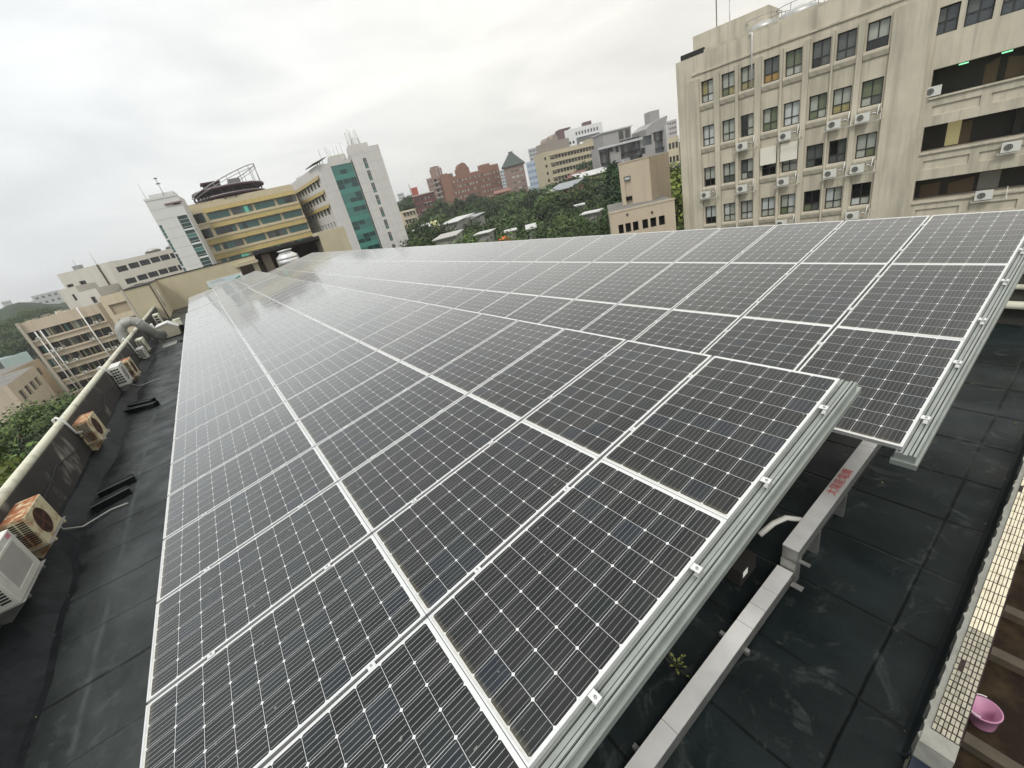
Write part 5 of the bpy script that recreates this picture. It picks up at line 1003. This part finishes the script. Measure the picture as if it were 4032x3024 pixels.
# pinkish tower with green hipped roof
Lp, Rp = P(*cA(912, 125), 320), P(*cA(1080, 90), 320)
HP = Bld('hip_roof_tower', 'pinkish brick tower with a dark green hipped roof', 'building', quadfp(Lp, Rp, 20), (Lp.z + Rp.z) / 2, M_pink); W_ = HP.fr(0)[3]
grid(HP, 0, 8, 3, HP.zt - 3, 3.6, 1.1, .65, W_ * .3, W_ * .95, ((G_pale,), (G_blind,), (G_grey,)), 1, .2, M_pink); HP.finish()
b = MB(); e_ = 1.3; rp4 = [(-e_, -e_, 0), (W_ + e_, -e_, 0), (W_ + e_, 20 + e_, 0), (-e_, 20 + e_, 0)]; tp4 = [(W_ * .36, 7, 7.6), (W_ * .62, 7, 7.6), (W_ * .62, 13, 7.6), (W_ * .36, 13, 7.6)]
for k in range(4): b.quad(rp4[k], rp4[(k + 1) % 4], tp4[(k + 1) % 4], tp4[k])
b.poly(tp4); b.poly(rp4[::-1]); b.box(W_ * .38, 8, 7.6, W_ * .6, 12, 9.0, 1); HP.part('hipped_roof', b, [mat('green_roof', (.055, .075, .065), .7, var=.2), mat('roof_cap', (.12, .11, .10), .8)], 0, 0, 0, HP.zt)
# far grey-blue towers
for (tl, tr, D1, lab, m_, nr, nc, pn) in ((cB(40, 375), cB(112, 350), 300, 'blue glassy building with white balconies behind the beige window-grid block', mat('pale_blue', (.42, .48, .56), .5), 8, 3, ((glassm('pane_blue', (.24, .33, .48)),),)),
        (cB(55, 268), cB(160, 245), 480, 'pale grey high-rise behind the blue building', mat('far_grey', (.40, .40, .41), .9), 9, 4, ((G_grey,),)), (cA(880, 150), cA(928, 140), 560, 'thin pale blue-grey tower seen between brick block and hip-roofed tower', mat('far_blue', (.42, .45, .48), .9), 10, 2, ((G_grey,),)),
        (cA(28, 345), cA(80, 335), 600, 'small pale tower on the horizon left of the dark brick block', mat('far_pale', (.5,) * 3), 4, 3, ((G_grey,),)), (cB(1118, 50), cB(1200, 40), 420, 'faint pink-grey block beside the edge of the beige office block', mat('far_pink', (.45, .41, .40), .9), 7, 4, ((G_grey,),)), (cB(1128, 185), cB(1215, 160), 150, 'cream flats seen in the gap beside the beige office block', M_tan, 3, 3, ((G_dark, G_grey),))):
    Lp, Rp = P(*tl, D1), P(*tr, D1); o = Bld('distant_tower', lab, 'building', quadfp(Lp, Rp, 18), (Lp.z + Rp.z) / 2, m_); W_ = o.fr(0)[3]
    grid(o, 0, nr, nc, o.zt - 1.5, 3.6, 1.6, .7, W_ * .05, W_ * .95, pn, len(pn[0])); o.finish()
# beige block with window grid
M_bg = mat('grid_beige', (0.50, 0.44, 0.31), .88, var=.12, scale=.3, streak=.15)
Lp, Rp = LR(cB(165, 297), cB(590, 200), 250)
BG = Bld('grid_block', 'long beige block with a grid of dark windows and sun ledges', 'building', quadfp(Lp, Rp, 9), (Lp.z + Rp.z) / 2, M_bg); W_ = BG.fr(0)[3]
grid(BG, 0, 7, 13, BG.zt - 2.3, 3.55, 1.75, .72, W_ * .20, W_ * .93, ((G_dark, G_grey), (G_dark, G_dark), (G_grey, G_dark)), 2, .5); grid(BG, 0, 7, 1, BG.zt - 2.3, 3.55, 1.5, .5, 0, W_ * .07, ((G_dark,),), 1); BG.finish()
b = MB(); 
for r in range(7): b.box(W_ * .11, -1.0, -2.2 - 3.55 * r, W_ * .985, -.003, -1.9 - 3.55 * r); b.box(W_ * .12, -.12, -3.9 - 3.55 * r, W_ * .19, -.004, -3.2 - 3.55 * r, 1)
BG.part('sun_ledge', b, [M_bg, M_dark], 0, 0, 0, BG.zt)
b = MB(); b.box(W_ * .12, 3, 0, W_ * .55, 12, 4.5, 0); b.prism([(W_ * (.33 + .05 * math.cos(a)), 4.4 + 3.4 * math.sin(a)) for a in [k * math.pi / 8 for k in range(9)]], 4, 10, 'y', 0); b.prism([(W_ * (.21 + .04 * math.cos(a)), 4.4 + 2.4 * math.sin(a)) for a in [k * math.pi / 8 for k in range(9)]], 4, 10, 'y', 0); b.box(W_ * .84, 1, 0, W_ * .99, 8, 1.6, 1); b.lathe([(0, 0), (1.2, 0), (1.1, .8), (0, 1.1)], W_ * .76, 3, 2, 14); BG.part('roof_block', b, [mat('roof_brown', (.30, .26, .22), .9), M_bg, M_white], 0, 0, 0, BG.zt)
# white high-rise with grey centre
Lp, Rp = P(*cB(335, 120), 420), P(*cB(625, 63), 432)
WH_ = Bld('white_high_rise', 'white framed high-rise with grey centre and a maroon edge, above the window-grid block', 'building', quadfp(Lp, Rp, 20), (Lp.z + Rp.z) / 2, mat('white_tower', (.72, .72, .71), .7)); W_ = WH_.fr(0)[3]
grid(WH_, 0, 8, 2, WH_.zt - 9, 4, 2.2, .55, W_ * .06, W_ * .24, ((G_dark,),), 1); grid(WH_, 0, 1, 8, WH_.zt - 3, 4, 2.6, .6, W_ * .26, W_ * .9, ((G_grey,),), 1)
a, e = W_ * .28, W_ * .91; WH_.op(0, a, WH_.zt - 40, e, WH_.zt - 7.5, .6); b = MB(); b.quad((0, 0, 0), (e - a, 0, 0), (e - a, 0, 32.5), (0, 0, 32.5)); 
for r in range(9): b.box(0, -.2, 3.6 * r, e - a, -.01, 3.6 * r + .35, 1)
WH_.part('curtain_wall', b, [mat('tower_grey', (.16, .16, .165), .5, var=.2, scale=.2), mat('tower_grey2', (.22, .22, .22), .6)], 0, a, .599, WH_.zt - 40); WH_.finish()
b = MB(); b.box(-4, 1, -45, 0, 14, .8); b.box(-4.2, .8, .8, 6, 14, 2.0); b.box(W_ * .55, 2, 0, W_ * .75, 8, 3.0); WH_.part('maroon_edge', b, [mat('maroon_wall', (.14, .07, .075), .8)], 0, 0, 0, WH_.zt)
# grey modern complex
M_gm = mat('modern_grey', (0.34, 0.33, 0.32), .8, var=.12, scale=.2); M_gd = mat('modern_dark', (0.075, 0.072, 0.07), .7, var=.3, scale=.2)
Lp, Rp = LR(cB(590, 250), cB(1120, 118), 185)
GM = Bld('modern_complex', 'grey modern complex with dark glazed bays and white frames, left of the office block', 'building', quadfp(Lp, Rp, 6), (Lp.z + Rp.z) / 2 - .5, M_gm); W_ = GM.fr(0)[3]
for (x0_, y0_, x1_, y1_, nx) in ((605, 300, 695, 370, 3), (600, 262, 705, 240, 4), (725, 225, 755, 290, 1), (762, 205, 925, 278, 5), (932, 175, 1012, 228, 2), (1020, 140, 1100, 190, 3), (1032, 205, 1100, 250, 2), (770, 300, 960, 262, 6), (620, 380, 700, 420, 3), (840, 330, 940, 345, 3), (1035, 265, 1110, 285, 2)):
    s0, z1 = GM.sz(0, cB(x0_, y0_)); s1, z0 = GM.sz(0, cB(x1_, y1_)); 
    z0 = min(z0, z1 - 1.6) if y1_ > y0_ else z1 - 2.2
    GM.window(0, s0, z0, s1, z1, nx, (), (mat('bay_glass', (.05, .052, .052), .3, var=.4), G_grey, G_dark) if nx > 2 else (G_grey, G_night), rev=.8, bar=.1)
GM.finish()
for (x_, w2) in ((705, .9), (760, .5), (1112, 1.2)):
    s_ = GM.s(0, cB(x_, 250)); b = MB(); b.box(0, -1.2, 0, w2, -.003, GM.zt - GM.zb - (6 if x_ < 800 else -2)); GM.part('white_frame', b, [mat('frame_pale', (.50, .50, .49), .7)], 0, s_)
b = MB(); b.box(0, -1.5, 0, W_ * .62, -.003, .8); GM.part('white_frame', b, [mat('frame_pale', (.5,) * 3)], 0, 0, 0, GM.zt - .8)
b = MB(); x0_, x1_ = GM.s(0, cB(660, 160)), GM.s(0, cB(880, 120)); b.box(x0_, 3, 0, x1_, 12, 4.6, 0); b.box(x0_ - .3, 2.5, 4.6, x1_ + .5, 12.5, 5.0, 1)
for q in (.55, .78): b.box(x0_ + (x1_ - x0_) * q, 2.9, 1.2, x0_ + (x1_ - x0_) * (q + .17), 2.97, 4.0, 2)
x2 = GM.s(0, cB(975, 100)); b.prism([(x2, 0), (W_, 0), (W_ + 1.5, 4.8), (W_ + 1.5, 5.3), (x2 + 3, 4.0), (x2, 2.4)], 1, 12, 'y', 0); x3 = GM.s(0, cB(1042, 50)); b.box(x3, 4, 3.5, x3 + 4.2, 8, 8.2, 0); GM.part('roof_block', b, [M_gm, mat('frame_pale', (.5,) * 3), M_gd], 0, 0, 0, GM.zt)
# sheds and brick houses among the trees
M_wr = mat('white_roof', (.56, .56, .54), .6, var=.1)
SHEDS = []
def shed(name, lab, tl, tr, D1, D2, dep, roofm, wallm, rise=.6, zo=0.0, cat='shed'):
    Lp, Rp = P(*tl, D1), P(*tr, D2); zt_ = (Lp.z + Rp.z) / 2 + zo; o = Bld(name, lab, cat, quadfp(Lp, Rp, dep), zt_, wallm); W_ = o.fr(0)[3]
    o.finish(roof=roofm); b = MB(); b.prism([(-.6, .05), (dep + .6, rise + .05), (dep + .6, rise + .22), (-.6, .22)], -.5, W_ + .5, 'x'); o.part('roof_sheet', b, [roofm], 0, 0, 0, zt_); SHEDS.append((Lp, Rp, zt_, min(D1, D2))); return o
M_shw = mat('shed_wall', (.36, .35, .32), .9, var=.3)
shed('white_shed', 'white roofed hall at the foot of the beige window-grid block', cB(455, 490), cB(700, 436), 172, 176, 8, M_wr, M_brick, 1.6)
shed('brick_house', 'brick house with a grey sloping roof among the trees below the window-grid block', cB(210, 612), cB(388, 560), 150, 146, 9, mat('slate_grey', (.30, .32, .33), .8, var=.2), mat('brick_old', (.20, .10, .07), .9, var=.3), 1.6, cat='house')
shed('brick_house', 'low brown-red roofed house beside the white roofed hall', cB(345, 505), cB(450, 480), 180, 178, 9, mat('brown_roof', (.16, .07, .055), .8), M_brickd, 1.8, cat='house')
shed('brick_house', 'low red roof in front of the long red brick block', cA(845, 350), cA(970, 320), 240, 240, 12, mat('red_roof', (.22, .10, .075), .85), M_brick, 1.5, cat='house')
shed('white_shed', 'long white roofed shed left of the round yellow tanks', cA(175, 655), cA(290, 625), 118, 117, 9, M_wr, M_shw)
shed('white_shed', 'white roofed shed with a flat top right of the yellow tanks', cA(390, 612), cA(530, 580), 116, 114, 12, M_wr, M_shw)
shed('white_shed', 'grey and white roofed shed reaching into the middle trees', cA(515, 590), cA(648, 560), 124, 122, 10, mat('grey_sheet', (.32, .33, .33), .6), M_shw)
shed('white_shed', 'pale grey shed nearest the array edge, among palms', cA(345, 730), cA(512, 705), 88, 87, 7, mat('grey_roof', (.42, .41, .38), .8), M_shw, .3)
shed('white_shed', 'white flat roof behind the array edge, beside the orange awning', cA(690, 690), cA(795, 670), 90, 89, 2.6, M_wr, M_shw, .1)
shed('white_shed', 'white roof fragment in the dark trees, right of the orange awning', cA(940, 665), cA(1010, 655), 92, 92, 2.4, M_wr, M_shw, .1)
shed('white_shed', 'white roof in the wood left of the tan stair tower', cB(475, 775), cB(592, 755), 95, 94, 2.6, M_wr, M_shw, .1)
shed('white_shed', 'small white canopy in the middle of the wood', cB(425, 712), cB(480, 698), 110, 110, 2.6, M_wr, M_shw, .1)
shed('white_shed', 'small white canopy at the bottom left of the dark trees', cB(60, 885), cB(105, 880), 78, 78, 4, M_wr, M_shw, .3)
p = P(*cA(915, 690), 86); b = MB(); b.prism([(-.8, 0), (.8, 0), (.8, .15), (0, .6), (-.8, .15)], -.8, .8, 'y', 0); b.box(-.9, -.9, -3, -.82, -.8, 0, 1); b.box(.82, -.9, -3, .9, -.8, 0, 1); b.box(-.9, -1.0, -.8, .9, -.95, -.05, 0)
o = obj('orange_awning', b.mesh('orange_awning', [mat('orange_cloth', (.75, .16, .03), .7, var=.2), M_steel])); o.location = p; o.location.z -= .8; tag(o, 'orange awning among the trees just above the array edge', 'awning')
for k, (x_, y_) in enumerate(((320, 585), (345, 580))):
    p = P(*cA(x_, y_ - 12), 121); b = MB(); b.lathe([(0, -3), (.75, -3), (.8, -1.2), (.72, -.6), (.45, -.1), (0, .05)], 0, 0, 0, 20); o = bpy.data.objects.new('round_tank', b.mesh('round_tank', [mat('tank_yellow', (.62, .60, .30), .6)])); col.objects.link(o); o.location = p; tag(o, ('left' if k == 0 else 'right') + ' of two round pale yellow tanks among the trees', 'tank', 'yellow tanks')
def mast(p, h, lab):
    b = MB(); 
    for a in range(3): x_, y_ = math.cos(a * 2.1) * 1.6, math.sin(a * 2.1) * 1.6; b.tube([(x_, y_, 0), (x_ * .15, y_ * .15, h)], .25, 0, 5)
    for k in range(7):
        z_ = h * k / 7; q = 1 - .85 * k / 7; pts = [(math.cos(a * 2.1) * 1.6 * q, math.sin(a * 2.1) * 1.6 * q, z_ + (h / 7 if a % 2 else 0)) for a in range(4)]; b.tube(pts, .14, 0, 4)
    o = obj('radio_mast', b.mesh('radio_mast', [mat('mast_grey', (.5, .48, .47), .7)])); o.location = (p.x, p.y, p.z - h); tag(o, lab, 'radio mast')
mast(P(*cA(122, 260), 420), 26, 'thin lattice radio mast on the horizon above the wooded slope')
# ------------------------------------------------------------------ trees
def leaf_mat(name, c, var):
    m = bpy.data.materials.new(name); m.use_nodes = True; t = m.node_tree; b = bsdf(m)
    g = nd(t, 'ShaderNodeNewGeometry'); r = nd(t, 'ShaderNodeValToRGB'); e = r.color_ramp.elements
    e[0].color = (*[x * (1 - var) for x in c], 1); e[1].color = (c[0] * (1 + var * 1.3), c[1] * (1 + var), c[2] * (1 + var * .4), 1)
    t.links.new(g.outputs['Random Per Island'], r.inputs['Fac'])
    oi = nd(t, 'ShaderNodeObjectInfo'); mr = nd(t, 'ShaderNodeMapRange'); mr.inputs['To Min'].default_value = .45; mr.inputs['To Max'].default_value = 1.65; t.links.new(oi.outputs['Random'], mr.inputs['Value'])
    mu = nd(t, 'ShaderNodeMixRGB', blend_type='MULTIPLY'); mu.inputs['Fac'].default_value = 1; t.links.new(r.outputs['Color'], mu.inputs['Color1']); t.links.new(mr.outputs[0], mu.inputs['Color2'])
    t.links.new(mu.outputs['Color'], b.inputs['Base Color']); b.inputs['Roughness'].default_value = .6; b.inputs['Specular IOR Level'].default_value = .25
    return m
M_bark = mat('bark', (.10, .075, .055), .95, var=.3, scale=3)
LV = [leaf_mat('leaf_dark', (.040, .075, .026), .55), leaf_mat('leaf_mid', (.062, .105, .030), .5), leaf_mat('leaf_light', (.135, .185, .038), .5), leaf_mat('leaf_conifer', (.026, .055, .024), .5)]
def tree_mesh(seed, lm, rad, h, nclump, nleaf, ls, shape='round'):
    rr = random.Random(seed); b = MB(); t = MB(); base = h * .30
    t.tube([(0, 0, 0), (rr.uniform(-.2, .2), rr.uniform(-.2, .2), h * .3), (rr.uniform(-.4, .4), rr.uniform(-.4, .4), h * .8)], [.26, .20, .06], 0, 7)
    for k in range(nclump):
        if shape == 'cone':
            f = (k + .5) / nclump; zc = base * .5 + (h - base * .5) * f; ra = rad * (1 - f) * rr.uniform(.5, 1.0) + .1; a = rr.uniform(0, 6.28); c = Vector((ra * math.cos(a), ra * math.sin(a), zc)); cr_ = .5 + (1 - f) * .7
        else:
            while True:
                c = Vector((rr.uniform(-1, 1), rr.uniform(-1, 1), rr.uniform(-.75, 1)))
                if .35 < c.length < 1: break
            c = Vector((c.x * rad, c.y * rad, base + (h - base) * (.42 + .45 * c.z))); cr_ = rad * rr.uniform(.24, .40)
            if k < 7: t.tube([(0, 0, h * .28), (c.x * .5, c.y * .5, (h * .32 + c.z) / 2), tuple(c)], [.10, .06, .02], 0, 5)
        for q in range(nleaf):
            d = Vector((rr.gauss(0, 1), rr.gauss(0, 1), rr.gauss(0, 1) * .75)).normalized() * cr_ * rr.uniform(.35, 1.08); p = c + d
            nrm = (d.normalized() * .8 + Vector((rr.uniform(-.8, .8), rr.uniform(-.8, .8), rr.uniform(-.2, 1.1)))).normalized()
            u = nrm.orthogonal().normalized(); v_ = nrm.cross(u); a = rr.uniform(0, 6.28); u, v_ = u * math.cos(a) + v_ * math.sin(a), v_ * math.cos(a) - u * math.sin(a)
            s_ = ls * rr.uniform(.6, 1.3); b.poly([p - u * s_, p + v_ * s_ * .55, p + u * s_, p - v_ * s_ * .55])
    return t.mesh('trunk', [M_bark]), b.mesh('crown', [lm])
TM = [tree_mesh(1, LV[0], 4.2, 11, 34, 75, .34), tree_mesh(2, LV[1], 3.8, 10, 30, 75, .34), tree_mesh(3, LV[0], 5.0, 12.5, 42, 70, .38), tree_mesh(4, LV[2], 3.4, 8.5, 28, 70, .30), tree_mesh(5, LV[3], 2.0, 12, 44, 45, .30, 'cone'), tree_mesh(6, LV[1], 4.6, 11, 26, 85, .40)]
TMN = {k: tree_mesh(20 + k, LV[m_], r_, h_, 46, 210, .17) for k, m_, r_, h_ in ((0, 0, 4.2, 11), (1, 1, 3.8, 10), (2, 0, 5.0, 12.5), (3, 2, 3.4, 8.5), (5, 1, 4.6, 11))}
TMN[4] = tree_mesh(31, LV[3], 2.0, 12, 70, 130, .15, 'cone')
TN = ['dense dark green broadleaf tree', 'mid green rounded tree', 'broad dark green tree', 'bright light green tree', 'tall narrow dark conifer', 'loose mid green spreading tree']
def tree(kind, x, y, z, sc_, label, grp, rot=None, near=False):
    TMx = TMN if near else TM
    o = thing('tree', label, 'tree', Matrix.Translation((x, y, z)) @ Matrix.Rotation(rnd.uniform(0, 6.28) if rot is None else rot, 4, 'Z') @ Matrix.Diagonal((sc_, sc_, sc_ * rnd.uniform(.9, 1.1), 1)), grp)
    obj('trunk', TMx[kind][0], o); obj('crown', TMx[kind][1], o)
def inside(pt, poly, m=1.5):
    c = sum(poly, Vector((0, 0))) / len(poly); ok = True
    for i in range(len(poly)):
        a, d = poly[i], (poly[(i + 1) % len(poly)] - poly[i]).normalized(); n = Vector((-d.y, d.x))
        if (pt - a).dot(n) < -m: return False
    return True

rt_ = random.Random(77); placed = []
def try_tree(x, y, kinds, smin, smax, grp, where, zmaxel=None):
    pt = Vector((x, y))
    if any(inside(pt, q) for q in FOOT): return
    if any((pt - q).length < 4.4 for q in placed): return
    k = rt_.choice(kinds); s_ = rt_.uniform(smin, smax)
    placed.append(pt); tree(k, x, y, gz(x, y) - .1, s_, TN[k] + ' ' + where, grp)
FOOT = ALLFP
# trees standing close before the sheds, so that only their roofs show
for (Lp, Rp, zt_, D_) in SHEDS:
    n = max(2, int((Rp - Lp).length / 2.3) + 1)
    for k in range(n):
        t = (k + .5) / n; c = Lp + (Rp - Lp) * t; d = Vector((c.x - CAM.x, c.y - CAM.y)); d.normalize(); q = 3.2 + rt_.uniform(0, 2.0); x, y = c.x - d.x * q, c.y - d.y * q; z0 = gz(x, y)
        kd = rt_.choice((0, 1, 2, 5)); hh = {0: 10.6, 1: 9.6, 2: 12.0, 5: 10.6}[kd]; s_ = max(.35, (zt_ + .25 - rt_.uniform(0, .6) - z0) / hh)
        placed.append(Vector((x, y))); tree(kd, x, y, z0 - .1, s_, TN[kd] + ' screening a pale roof in the wood', 'trees before the sheds in the wood', near=D_ < 130)
# the wood between the white tower and the tan blocks
def corridor(x, y):                                    # keep the line of sight to the shed roofs open
    for (Lp, Rp, zt_, D_) in SHEDS:
        d = math.hypot(x - CAM.x, y - CAM.y)
        if d < D_ + 1:
            a = math.atan2(x - CAM.x, y - CAM.y); a0, a1 = math.atan2(Lp.x - CAM.x, Lp.y - CAM.y), math.atan2(Rp.x - CAM.x, Rp.y - CAM.y); m_ = 2.5 / d
            if a0 - m_ < a < a1 + m_: return CAM.z + (zt_ - 1.2 - CAM.z) * d / D_
    return None
D = 62
while D < 300:
    st = 5.6 if D < 150 else 8.2; az = 22.5
    while az < 60:
        a = math.radians(az + rt_.uniform(-.3, .3) * st / D * 57); d_ = D + rt_.uniform(-2.5, 2.5)
        x, y = CAM.x + d_ * math.sin(a), CAM.y + d_ * math.cos(a); pt = Vector((x, y)); az += st / D * 57.3
        if len(placed) > 292 or any(inside(pt, f_) for f_ in FOOT) or any((pt - f_).length < 4.0 for f_ in placed): continue
        kd = rt_.choice((0, 0, 1, 2, 2, 5, 1, 0)); hh = {0: 10.8, 1: 9.8, 2: 12.3, 5: 10.8}[kd]; z0 = gz(x, y); h_ = hh * rt_.uniform(.95, 1.35)
        lim = corridor(x, y)
        if lim is not None: h_ = min(h_, lim - z0)
        if h_ < 4.5: continue
        placed.append(pt); tree(kd, x, y, z0 - .1, h_ / hh, TN[kd] + ' in the wood between the pale tower and the tan blocks', 'trees of the wood beyond the arrays', near=D < 95)
    D += st * (1.0 if D < 150 else 1.35)
# left foot trees, seen below the parapet
for (u, v, D_, k, s_, lab) in ((15, 1830, 34, 3, 1.15, 'bright light green tree nearest the roof at the lower left'), (60, 1760, 46, 1, 1.2, 'mid green tree behind the bright one at the lower left'), (150, 1690, 60, 0, 1.2, 'dark green tree hugging the parapet line at the left'), (215, 1600, 72, 2, 1.1, 'broad dark tree below the worn five-storey building'), (120, 1590, 78, 1, .9, 'mid green tree before the low beige house'), (30, 1640, 64, 5, 1.0, 'loose tree at the left edge above the bright green one'), (270, 1560, 95, 0, 1.1, 'dark tree at the foot of the worn five-storey building'), (60, 1560, 90, 5, .9, 'loose tree before the slanting roof at the left')):
    p = P(u, v, D_); hgt = {0: 11, 1: 10, 2: 12.5, 3: 8.5, 5: 11}[k]; tree(k, p.x, p.y, -20.4, max(.5, (p.z + 20.4) / hgt), lab, 'trees below the left parapet', near=True)
# conifers and trees by the tan stair tower and in the gap beside it
for (u, v, D_, k, lab) in ((*cB(705, 355), 92, 4, 'left dark conifer beside the tan stair tower'), (*cB(738, 395), 88, 4, 'right dark conifer beside the tan stair tower'), (*cB(1165, 290), 120, 0, 'dark tree in the gap right of the tan stair tower'), (*cB(1185, 440), 88, 3, 'bright green tree low in the gap right of the tan stair tower')):
    p = P(u, v, D_); z0 = gz(p.x, p.y); hgt = {4: 12, 0: 11, 3: 8.5, 5: 11}[k]; tree(k, p.x, p.y, z0, (p.z - z0) / hgt, lab, 'trees by the tan stair tower', near=True)
# ------------------------------------------------------------------ hills
def hill(name, ctr, rx_, ry2, h, seed, ang=0.0, kind='structure'):
    b = MB(); n1_, n2 = 40, 18; rr = random.Random(seed); ph = [rr.uniform(0, 6) for _ in range(6)]
    for i in range(n2 + 1):
        for k in range(n1_ + 1):
            x, y = -1 + 2 * k / n1_, -1 + 2 * i / n2; e = max(0, 1 - x * x) * max(0, 1 - y * y)
            z = h * e * (1 + .22 * math.sin(3 * x + ph[0]) + .15 * math.sin(7 * x + ph[1]) + .06 * math.sin(23 * x + ph[2] + 5 * y) + .05 * math.sin(31 * y + ph[3])) - 3
            X, Y = x * rx_, y * ry2; b.v.append((X * math.cos(ang) - Y * math.sin(ang), X * math.sin(ang) + Y * math.cos(ang), z))
    for i in range(n2):
        for k in range(n1_): a = i * (n1_ + 1) + k; b.f.append((a, a + 1, a + n1_ + 2, a + n1_ + 1)); b.m.append(0); b.sm.append(True)
    o = obj(name, b.mesh(name, [mat('hill_wood', (.038, .060, .028), .95, c2=(.016, .030, .014), scale=.12, lo=.4, hi=.6, var=.3)])); o.location = ctr; return tag(o, kind=kind)
p = P(*cC(330, 330), 420); hill('hill', (p.x, p.y, -22), 120, 70, 27, 3, -.1)
p = P(*cC(40, 500), 360); hill('hill', (p.x - 30, p.y, -22), 90, 60, 20, 5, .1)
p = P(*cA(90, 430), 380); hill('hill', (p.x, p.y, -12), 70, 60, 22, 6, -.4)
p = P(*cC(60, 250), 2600); hill('hill', (p.x, p.y, -30), 1500, 500, 62, 8, .25)
def hill_trees(u0, v0, u1, v1, D, n, grp, where, s0=.8, s1=1.2):
    for k in range(n):
        t = (k + .5) / n; p = P(u0 + (u1 - u0) * t, v0 + (v1 - v0) * t, D + rt_.uniform(-14, 14)); kd = rt_.choice((0, 2, 0, 1)); s_ = rt_.uniform(s0, s1); hh = (11, 10, 12.5)[kd] * s_
        tree(kd, p.x, p.y, p.z - hh + rt_.uniform(-1, .6), s_, TN[kd] + ' ' + where, grp)
hill_trees(*cC(190, 260), *cC(540, 235), 400, 14, 'trees on the wooded hill at the left', 'on the wooded hill behind the five-storey building')
hill_trees(*cC(0, 380), *cC(220, 285), 380, 10, 'trees on the wooded hill at the left', 'on the wooded hill behind the five-storey building')
hill_trees(*cC(0, 470), *cC(240, 360), 330, 10, 'trees on the wooded hill at the left', 'on the wooded hill behind the five-storey building')
hill_trees(*cC(0, 570), *cC(200, 480), 290, 8, 'trees on the wooded hill at the left', 'on the wooded hill behind the five-storey building')
hill_trees(*cA(35, 395), *cA(150, 350), 300, 6, 'trees on the slope behind the pale shaft', 'on the slope behind the pale panelled shaft')
hill_trees(*cA(35, 440), *cA(150, 405), 270, 6, 'trees on the slope behind the pale shaft', 'on the slope behind the pale panelled shaft')
# ------------------------------------------------------------------ fallen leaves, grit and cables on the roof
b = MB(); rl = random.Random(4)
def litter(x, y, z, s_):
    a, tl = rl.uniform(0, 6.28), rl.uniform(-.5, .5); u = Vector((math.cos(a), math.sin(a), tl * .5)) * s_; v_ = Vector((-math.sin(a), math.cos(a), rl.uniform(-.3, .3))) * s_ * .45; p = Vector((x, y, z)); b.poly([p - u, p + v_, p + u, p - v_], rl.choice((0, 0, 1, 2)))
for k in range(150):
    if k < 110: x, y = -4.0 + abs(rl.gauss(0, .28)), rl.uniform(2.5, 30)
    elif k < 135: x, y = rl.uniform(-3.6, -1.8), rl.uniform(2.5, 30)
    else: x, y = rl.uniform(1.5, 9), (-1.97 + abs(rl.gauss(0, .10))) if k < 148 else rl.uniform(-1.9, -1.0)
    litter(x, y, ZD + .012 + (.02 if x < -3.7 else 0), rl.uniform(.008, .024))
o = obj('leaf_litter', b.mesh('leaf_litter', [mat('litter_brown', (.13, .085, .04), .9), mat('litter_ochre', (.22, .17, .07), .9), mat('litter_grey', (.20, .19, .17), .9)])); o.matrix_world = RM; tag(o, kind='stuff')
b = MB(); y = 4.0; pts = []
while y < 27: pts.append((-4.40 + rl.uniform(0, .03), y, -1.05 - .22 * abs(math.sin(y * .9)) + rl.uniform(-.03, .03))); y += .5
b.tube(pts, .013, 0, 6); ritem('cable', b, [M_black], 'thin black cable sagging along the inner face of the left parapet', 'cable')
for k, (y, c) in enumerate(((8.6, 'nearer'), (20.6, 'farther'))):
    b = MB(); b.tube([(-4.3, y, -1.5), (-4.28, y + .05, -1.75), (-4.1, y + .2, -1.93), (-3.7, y + .5, -1.965), (-3.4, y + .45, -1.97)], .016, 0, 7); ritem('drain_hose', b, [mat('hose_grey', (.45, .45, .42), .6)], '%s thin grey drain hose running from a parapet unit onto the deck' % c, 'hose', 'drain hoses on the left deck')
# ------------------------------------------------------------------ damp air
hz = MB(); hz.box(-1700, -60, -60, 1500, 3200, 120)
ho = obj('haze', hz.mesh('haze', [])); m = bpy.data.materials.new('haze'); m.use_nodes = True; t = m.node_tree; t.nodes.clear()
vo = nd(t, 'ShaderNodeOutputMaterial'); vp = nd(t, 'ShaderNodeVolumePrincipled'); vp.inputs['Color'].default_value = (0.97, 0.98, 1.0, 1); vp.inputs['Density'].default_value = 0.00032
t.links.new(vp.outputs[0], vo.inputs['Volume']); ho.data.materials.append(m); tag(ho, kind='stuff')
